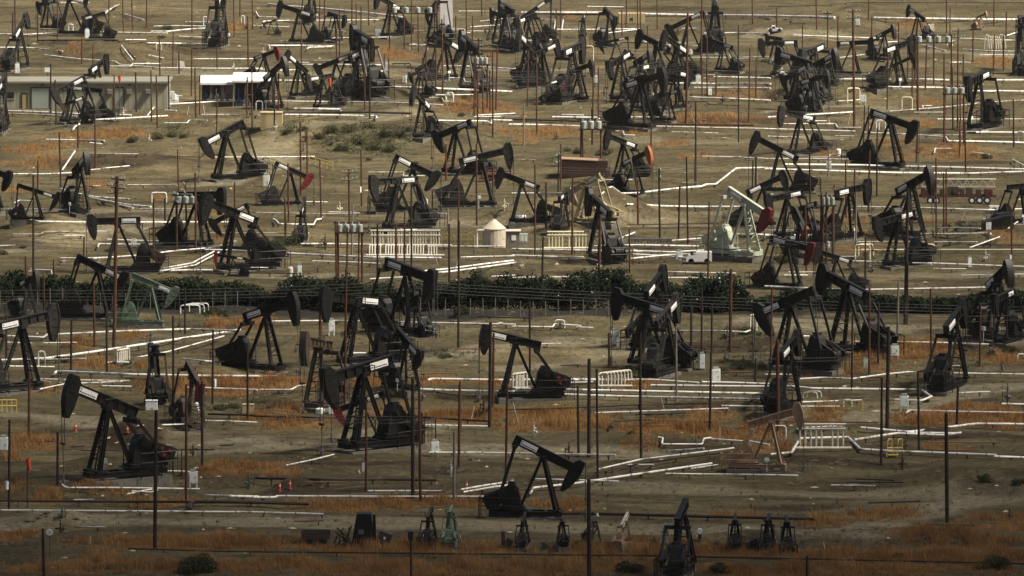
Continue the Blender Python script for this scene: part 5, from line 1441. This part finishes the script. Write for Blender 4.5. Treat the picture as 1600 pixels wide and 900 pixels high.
    mb.tube([(-W * .45, 0, 1.2), (W * .4, 0, 1.2)], .1, 8); mb.obj('pump', M['maroon'], t); tag(t, 'low dark red pump skid under the level-beamed pumpjack', 'pump skid')
    for (x0, x1, yt, yb, m, lab) in ((805, 822, 336, 346, 'cabinet', 'white horizontal tank beside the pumpjack weights'), (449, 458, 416, 431, 'offwhite', 'cream upright tank beside the white cabinet'), (304, 313, 628, 641, 'cabinet', 'white round tank near the red-brown pumpjack'), (493, 507, 637, 646, 'cabinet', 'white squat drum by the brown pumpjack'), (514, 528, 634, 646, 'cabinet', 'white box tank by the brown pumpjack'), (228, 246, 626, 640, 'cabinet', 'pale box on a post frame among black legs'), (1079, 1087, 562, 576, 'cream', 'cream bottle tank beside the white cabinet pair'), (379, 397, 632, 645, 'block', 'tan box tank by the track end'), (1000, 1014, 56, 66, 'cabinet', 'white small tank among the crowded pumpjacks'), (1306, 1314, 232, 242, 'cabinet', 'white small tank near the double white pipes')):
        P, W, H, s = box_px(x0, x1, yt, yb, 0); t = empty('storage_tank', P); mb = MB()
        if x0 == 805: mb.tube([(-W / 2, 0, H * .6), (-W * .46, 0, H * .6), (W * .46, 0, H * .6), (W / 2, 0, H * .6)], H * .42, 14, radii=[H * .25, H * .42, H * .42, H * .25]); mb.box((-W * .3, 0, .12), (.1, .5, .4)); mb.box((W * .3, 0, .12), (.1, .5, .4))
        elif 'box' in lab: mb.box((0, 0, H / 2), (W, W * .7, H)); mb.box((0, 0, H + .03), (W * 1.05, W * .75, .06))
        else: mb.lathe([(W / 2, -.1), (W / 2, H * .8), (W * .3, H * .95), (W * .12, H)], n=16)
        mb.obj('tank', M[m], t); mb = MB(); mb.tube([(W * .1, -W * .2, H * .8), (W * .1, -W * .2, H * 1.15)], .05, 6); mb.obj('valve', M['steel'], t); tag(t, lab, 'tank')
    # windsock, signs, orange markers, stakes
    P = place(43, 792); s = ppm(P); t = empty('windsock', P); H = 76 / s; mb = MB(); mb.tube([(0, 0, -.2), (0, 0, H)], .045, 6); mb.obj('pole', M['darkpole'], t); mb = MB(); mb.tube([(.05, 0, H), (.12, 0, H - .35), (.22, 0, H - 1.05)], .2, 10, radii=[.24, .2, .12], cap=False); mb.obj('sock', M['flag'], t); tag(t, 'orange windsock hanging limp on a thin post by the dark pipe', 'windsock')
    P = place(187, 178); s = ppm(P); t = empty('windsock', P); H = 60 / s; mb = MB(); mb.tube([(0, 0, -.2), (0, 0, H)], .05, 6); mb.obj('pole', M['rustpole'], t); mb = MB(); mb.tube([(0, 0, H), (.05, 0, H - .9)], .2, 10, radii=[.26, .16], cap=False); mb.obj('sock', M['flag'], t); tag(t, 'orange windsock before the long beige building', 'windsock')
    P = place(515, 172); s = ppm(P); t = empty('windsock', P); H = 50 / s; mb = MB(); mb.tube([(0, 0, -.2), (0, 0, H)], .05, 6); mb.obj('pole', M['rustpole'], t); mb = MB(); mb.tube([(0, 0, H), (.1, 0, H - 1.3)], .2, 10, radii=[.28, .16], cap=False); mb.obj('sock', M['flag'], t); tag(t, 'orange yellow windsock inside the crowded pumpjack cluster', 'windsock')
    P = place(78, 885); s = ppm(P); t = empty('round_sign', P); H = 54 / s; mb = MB(); mb.tube([(0, 0, -.2), (0, 0, H)], .03, 6); mb.obj('post', M['darkpole'], t); mb = MB(); mb.tube([(0, -.05, H), (0, -.02, H)], 5.2 / s, 20); d = mb.obj('disc', M['plate'], t)
    mb = MB()
    for (dx, dz, w_) in ((0, .1, .22), (0, .02, .3), (0, -.06, .3), (0, -.14, .2)): mb.box((dx, -.056, H + dz), (w_, .006, .03))
    mb.obj('lettering', M['greypole'], d); tag(t, 'round white sign beside a dark post', 'sign')
    P = place(74, 121); s = ppm(P); t = empty('square_sign', P); H = 12 / s; mb = MB(); mb.tube([(0, 0, -.2), (0, 0, H)], .05, 6); mb.obj('post', M['darkpole'], t); mb = MB(); mb.box((0, -.07, H), (.85, .04, .75)); mb.obj('panel', M['plate'], t); tag(t, 'square white sign above the long beige building', 'sign')
    for (x, yb, h) in ((437, 768, 15), (453, 764, 14), (729, 767, 16), (118, 674, 14), (157, 676, 14), (199, 676, 10)):
        P = place(x, yb); s = ppm(P); t = empty('marker_post', P); H = h / s; mb = MB(); mb.tube([(0, 0, 0), (0, 0, H * .8), (0, 0, H)], .09, 8, radii=[.11, .09, .05]); mb.lathe([(.2, 0), (.2, .06)], n=8); mb.obj('post', M['flag'], t); mb = MB(); mb.tube([(0, 0, H * .55), (0, 0, H * .72)], .1, 8); mb.obj('band', M['plate'], t); want(t, 'orange plastic marker post', 'marker', 'orange marker posts', x, yb)
    for (x, yt, yb, dx) in ((995, 240, 308, 10), (1125, 665, 690, 0), (1290, 848, 860, 4), (810, 628, 664, 9), (1040, 620, 648, 8), (735, 635, 660, -6), (710, 400, 425, -7), (685, 395, 415, 8), (1185, 255, 290, 4), (1500, 330, 350, -8), (1325, 175, 195, -4), (1085, 172, 192, 6), (1055, 175, 192, -5), (1290, 160, 180, 8), (320, 164, 180, 3), (292, 165, 180, -3), (705, 160, 182, 8), (735, 158, 180, -8), (563, 735, 740, 3), (141, 838, 850, 0)):
        P = place(x, yb); s = ppm(P); o = MB(); o.bar((0, 0, -.1), (-dx / s, .2, (yb - yt) / s), .09); o = o.obj('timber_stake', M['wood']); o.location = P; want(o, 'thin pale leaning stake', 'stake', 'pale leaning stakes', x, yb)
    # chain fence by the hedge
    for (x0, x1, yb, h, lab) in ((0, 410, 478, 24, 'wire fence with pale posts along the hedge, before the green pumpjack'), (560, 1010, 495, 26, 'wire fence with pale posts along the middle hedge')):
        A, B = place(x0, yb), place(x1, yb); s = ppm(A); t = empty('wire_fence', A); d = B - A; n = int((x1 - x0) / 19); H = h / s
        for i in range(n + 1): q = d * i / n; z = hgt(A[0] + q[0], A[1] + q[1]) - A[2]; mb = MB(); mb.tube([(q[0], q[1], z - .2), (q[0], q[1], z + H)], .045, 6); mb.obj('post', M['greypole'], t)
        mb = MB()
        for z in (.25, .6, .95): mb.tube([tuple(d * i / 40 + np.array([0, 0, hgt(*(A + d * i / 40)[:2]) - A[2] + H * z])) for i in range(41)], .012, 4)
        mb.obj('wire', M['wire'], t); tag(t, lab, 'fence')
    # parked machinery in the front row
    P, W, H, s = box_px(472, 516, 832, 849, 0); t = empty('flat_trailer', P); mb = MB(); mb.box((0, 0, .55), (W, 1.6, .18)); mb.box((0, -.75, .85), (W, .08, .5)); mb.box((0, .75, .85), (W, .08, .5)); mb.box((-W / 2, 0, .9), (.1, 1.5, .7)); mb.obj('bed', M['brown'], t)
    for x in (-W * .25, W * .25): mb = MB(); mb.tube([(x, -.75, .3), (x, .75, .3)], .3, 10); mb.obj('wheel', M['tyre'], t)
    tag(t, 'low rusty flat trailer beside the tall black cabinet', 'trailer')
    P, W, H, s = box_px(549, 588, 801, 852, 0); t = empty('derelict_cabinet', P); mb = MB(); mb.prism([(-W * .5, .1), (W * .45, .1), (W * .30, H), (-W * .28, H)], -.8, .8); mb.prism([(W * .38, .1), (W * .5, .1), (W * .47, H * .95), (W * .36, H * .95)], -.3, .3); mb.obj('housing', M['black'], t); mb = MB(); mb.box((-W * .1, -.83, H * .45), (.45, .05, .4)); mb.obj('gauge_panel', M['steel'], t); mb = MB(); mb.box((0, 0, .1), (W * 1.2, 1.8, .2)); mb.obj('skid', M['brown'], t); tag(t, 'tall black tapering derelict cabinet among the stored machines', 'cabinet')
    P, W, H, s = box_px(522, 552, 822, 850, 0); t = empty('derelict_winch', P); r = random.Random(3)
    for i in range(9): mb = MB(); a = Vector((r.uniform(-.5, .5) * W, r.uniform(-.4, .4), r.uniform(0, .4) * H)); b = Vector((r.uniform(-.5, .5) * W, r.uniform(-.4, .4), r.uniform(.2, 1) * H)); mb.bar(a, b, .1); mb.bar((a.x, a.y, -.1), a, .08); mb.obj('strut', M['brown'], t)
    tag(t, 'tangled rusty struts of a derelict winch beside the tall black cabinet', 'winch')
    P, W, H, s = box_px(588, 614, 826, 852, 0); t = empty('tilted_crate', P, 0); mb = MB(); mb.box((0, 0, H * .45), (W * .75, 1.3, H * .75), 0, Matrix.Rotation(.35, 3, 'Y')); mb.obj('box', M['brown'], t); mb = MB(); mb.box((0, -.67, H * .5), (.15, .04, .2)); mb.obj('tag', M['plate'], t); tag(t, 'rusty box leaning against the tall black cabinet', 'crate')
    P, W, H, s = box_px(774, 798, 830, 856, 0); t = empty('scrap_post', P); mb = MB(); mb.box((0, 0, H / 2), (.35, .35, H)); mb.box((W * .35, 0, H * .3), (.6, .5, H * .5), 0, Matrix.Rotation(.5, 3, 'Y')); mb.obj('post', M['brown'], t); tag(t, 'short rusty scrap post between two stored pumps', 'scrap')
    P, W, H, s = box_px(1168, 1186, 840, 857, 0); t = empty('engine_block', P); mb = MB(); mb.prism([(-W / 2, 0), (W / 2, 0), (W * .3, H), (-W * .2, H * .8)], -.5, .5); mb.tube([(0, -.55, H * .4), (0, .55, H * .4)], H * .25, 10); mb.obj('block', M['black2'], t); tag(t, 'small dark engine block between stored pumps', 'engine')
    # drums on the stored machines are things of their own row
    for (x, y) in ((660, 838), (700, 841), (1093, 828), (1222, 848)):
        P = place(x, y + 12); s = ppm(P); o = MB(); o.tube([(0, -.35, 12 / s), (0, .35, 12 / s)], 4 / s, 12); o = o.obj('fuel_drum', M['cabinet']); o.location = P + np.array([0, -.7, 0])
        st = MB(); st.box((0, 0, 4 / s), (.3, .5, 9 / s)); st.obj('stand', M['brown'], o); want(o, 'pale drum on a stand', 'drum', 'pale drums', x, y)
    bank(632, 656, 10, 20, 82, 4, 'four grey transformer cans on a platform near the white tower')
    bank(1285, 1302, 306, 320, 408, 3, 'three pale grey transformer cans beside the slanting black beams')
    bank(528, 566, 348, 362, 440, 4, 'grey transformer cans on four rust poles beside the white pipe rack')
    bank(909, 938, 187, 201, 258, 3, 'three round grey transformer cans beneath the clustered pumpjacks')
    bank(744, 761, 88, 100, 170, 3, 'three grey transformer cans on twin poles by the low mound')
    bank(1430, 1486, 55, 66, 132, 4, 'row of grey transformer cans behind the tilted beams')
    bank(276, 306, 305, 317, 390, 3, 'three small grey cans on twin poles beside the stout pumpjack')
    bank(1476, 1505, 135, 146, 225, 3, 'dark grey transformer cans beside the tall two-legged pumpjack')
    # wires
    for i, (x0, y0, x1, y1, by, n, dy, sag) in enumerate(((640, 440, 1700, 482, 520, 4, 5, 6), (-80, 452, 700, 436, 520, 4, 5, 8), (560, 93, 860, 140, 200, 4, 3, 4), (780, 112, 1090, 96, 200, 4, 4, 5), (1180, 98, 1460, 116, 210, 3, 4, 4), (880, 262, 1180, 242, 330, 3, 4, 8), (-60, 365, 420, 378, 420, 3, 6, 6), (1180, 372, 1640, 385, 460, 3, 5, 7), (-40, 512, 380, 496, 600, 1, 4, 4), (420, 640, 680, 650, 720, 3, 5, 5), (1180, 560, 1400, 552, 640, 2, 5, 3), (700, 300, 960, 285, 400, 2, 5, 5), (1180, 495, 1680, 488, 560, 2, 8, 5))):
        zc = depth(place((x0 + x1) / 2, by))
        for k in range(n):
            pts = []
            for j in range(25):
                u = j / 24; pts.append(at_depth(x0 + (x1 - x0) * u, y0 + (y1 - y0) * u + k * dy + sag * 4 * u * (1 - u), zc + k * .6))
            mb = MB(); mb.tube(pts, .026, 4); o = mb.obj('power_line', M['wire']); want(o, 'thin dark overhead cable', 'cable', 'overhead cables', (x0 + x1) / 2, (y0 + y1) / 2 + k * dy)
# ------------------------------------------------------------------ labels that single each thing out
MARKS = [(130, 148, 'the long beige building'), (338, 127, 'the wider white canopy'), (423, 187, 'the plain tan box'), (697, 20, 'the white tower'), (985, 28, 'the tan container'), (1210, 45, 'the far white pickup'), (1557, 65, 'the tall pipe loops'),
    (912, 262, 'the corrugated shed'), (772, 370, 'the peak-roofed hut'), (632, 382, 'the white pipe rack'), (1165, 345, 'the pale green pumpjack'), (1205, 690, 'the weathered tan pumpjack'), (240, 470, 'the green pumpjack'), (995, 265, 'the orange-headed pumpjack'),
    (1495, 298, 'the red rig trailer'), (44, 715, 'the lower windsock'), (1398, 700, 'the yellow stile'), (312, 880, 'the big round bush'), (215, 687, 'the dark dirt mound'), (502, 256, 'the stepped yellow railing'), (773, 335, 'the bare tree'), (78, 831, 'the round sign'),
    (1010, 445, 'the white-flowered hedge'), (568, 825, 'the tall black cabinet'), (1553, 326, 'the trailer generator'), (193, 558, 'the five-pipe riser'), (963, 596, 'the eight-hoop rack'), (702, 152, 'the horseshoe pipe'), (915, 320, 'the cream pumpjack'), (1093, 402, 'the white service truck'),
    (187, 120, 'the upper windsock'), (283, 100, 'the small pipe coil'), (74, 110, 'the square sign'), (1294, 313, 'the three pale cans'), (812, 580, 'the lone pumpjack'), (850, 750, 'the front black pumpjack'), (1398, 548, 'the legged cabinet'), (1560, 350, 'the slant-roofed shed'), (670, 15, 'the red-beamed pumpjack'), (350, 240, 'the hillside pumpjack'), (640, 870, 'the box-lamp post'), (1335, 70, 'the level-beamed pumpjack'), (985, 820, 'the small tan pump')]
ORD = ['nearest', 'second', 'third', 'fourth', 'fifth', 'sixth', 'seventh', 'eighth', 'ninth', 'tenth', 'eleventh', 'twelfth']
def write_labels():
    buckets = {}
    for it in ITEMS:
        o, ph, cat, grp, px, py = it
        dd = sorted((math.hypot(px - a, (py - b) * 1.4), i) for i, (a, b, n) in enumerate(MARKS))
        i = dd[0][1]; a, b, n = MARKS[i]; ang = math.atan2(py - b, px - a); best = None
        for d, j in dd[1:14]:
            da = abs((math.atan2(MARKS[j][1] - b, MARKS[j][0] - a) - ang + math.pi) % (2 * math.pi) - math.pi)
            if best is None or da + math.hypot(MARKS[j][0] - a, MARKS[j][1] - b) / 1500 < best[0]: best = (da + math.hypot(MARKS[j][0] - a, MARKS[j][1] - b) / 1500, j)
        buckets.setdefault((ph, i, best[1]), []).append((math.hypot(px - a, py - b), it))
    for (ph, i, j), lst in buckets.items():
        lst.sort(key=lambda q: q[0])
        for k, (d, (o, ph, cat, grp, px, py)) in enumerate(lst):
            n1, n2_ = MARKS[i][2], MARKS[j][2]
            first = 'from' if k else 'to'
            if len(lst) == 1: lab = f'{ph} between {n1} and {n2_}' if d > 60 else f'{ph} beside {n1} toward {n2_}'
            else: lab = f'{ph}, {ORD[min(k, 11)] if k else "first"} from {n1} toward {n2_}'
            if len(lab.split()) > 16: print('LONG', len(lab.split()), lab)
            tag(o, lab, cat, grp)

# ------------------------------------------------------------------ light
def build_shade_cloud(d):  # unseen cloud, added only for the shade it throws
    """an added cloud, out of view overhead, shaped to darken the near ground and the two flanks"""
    alt = 640.0; V = []; Fv = []; r = random.Random(9); n0 = 0
    base = bpy.data.meshes.new('tmp'); import bmesh; bm = bmesh.new(); bmesh.ops.create_icosphere(bm, subdivisions=2, radius=1); bm.to_mesh(base); bm.free()
    bv = np.array([v.co for v in base.vertices]); bf = np.array([list(p.vertices) for p in base.polygons])
    spots = []
    for gx in range(-420, 421, 38):
        for gy in range(80, 1260, 38):
            lim = 636 + 16 * math.sin(gx * .03); side = 70 + max(0, gy - 760) * .35
            if gy < lim or gx > side or gx < -side - 8: spots.append((gx + r.uniform(-8, 8), gy + r.uniform(-8, 8)))
    for (gx, gy) in spots:
        c = np.array([gx, gy, 0]) + np.array(d) / d[2] * (alt + r.uniform(-8, 30)); s = np.array([r.uniform(27, 34), r.uniform(27, 34), r.uniform(14, 30)])
        V.append(bv * s * (1 + .12 * np.sin(bv[:, :1] * 5 + gx) * np.cos(bv[:, 1:2] * 4 + gy)) + c); Fv.append(bf + n0); n0 += len(bv)
    me = raw_mesh('added_shade_cloud', np.concatenate(V), np.concatenate(Fv), mat('shade cloud white', (.85, .86, .88), None, .01, .9), 3); bpy.data.meshes.remove(base)
    kind(link('added_shade_cloud', me), 'stuff')
def build_light():
    SUN_EL, SUN_AZ = 52.0, 108.0          # azimuth from straight ahead (+Y) toward +X: the light comes from behind the viewer's right shoulder
    w = bpy.data.worlds.new('World'); scene.world = w; w.use_nodes = True; nt = w.node_tree
    sky = nt.nodes.new('ShaderNodeTexSky'); sky.sky_type = 'NISHITA'; sky.sun_disc = False; sky.sun_elevation = R(SUN_EL); sky.sun_rotation = R(SUN_AZ); sky.dust_density = 8.0; sky.air_density = 1.0; sky.ozone_density = .4
    bg = nt.nodes['Background']; bg.inputs['Strength'].default_value = .05; nt.links.new(sky.outputs[0], bg.inputs['Color'])
    ld = bpy.data.lights.new('sun', 'SUN'); ld.energy = 4.5; ld.angle = R(12); ld.color = (1, .93, .79); so = bpy.data.objects.new('sun', ld); COL.objects.link(so)
    d = Vector((math.sin(R(SUN_AZ)) * math.cos(R(SUN_EL)), math.cos(R(SUN_AZ)) * math.cos(R(SUN_EL)), math.sin(R(SUN_EL))))
    so.rotation_euler = d.to_track_quat('Z', 'Y').to_euler(); so.location = d * 200
    build_shade_cloud(d)
    # thin dusty air
    x0, x1, y0, y1, z0, z1 = -260, 260, -60, 1750, -6, 92
    mb = MB(); mb.box(((x0 + x1) / 2, (y0 + y1) / 2, (z0 + z1) / 2), (x1 - x0, y1 - y0, z1 - z0)); m = bpy.data.materials.new('haze'); m.use_nodes = True; nt = m.node_tree; nt.nodes.clear()
    out = nt.nodes.new('ShaderNodeOutputMaterial'); pv = nt.nodes.new('ShaderNodeVolumePrincipled'); pv.inputs['Color'].default_value = (.92, .93, .86, 1); pv.inputs['Density'].default_value = .00003; pv.inputs['Anisotropy'].default_value = .2
    nt.links.new(pv.outputs[0], out.inputs['Volume']); kind(mb.obj('haze', m), 'stuff')
    vs = scene.view_settings; vs.view_transform = 'Standard'; vs.look = 'None'; vs.exposure = EXPOSURE; vs.gamma = 1; vs.use_curve_mapping = False
EXPOSURE = 1.0
build_ground()
build_jacks()
build_pipes(); build_risers(); build_poles(); build_cabs(); build_things(); valve_stands()
build_veg(); build_bushes(); build_debris()
write_labels()
build_light()
scene.render.engine = 'CYCLES'; scene.cycles.use_denoising = True; scene.cycles.max_bounces = 5; scene.cycles.diffuse_bounces = 3; scene.cycles.transmission_bounces = 2; scene.cycles.volume_bounces = 0
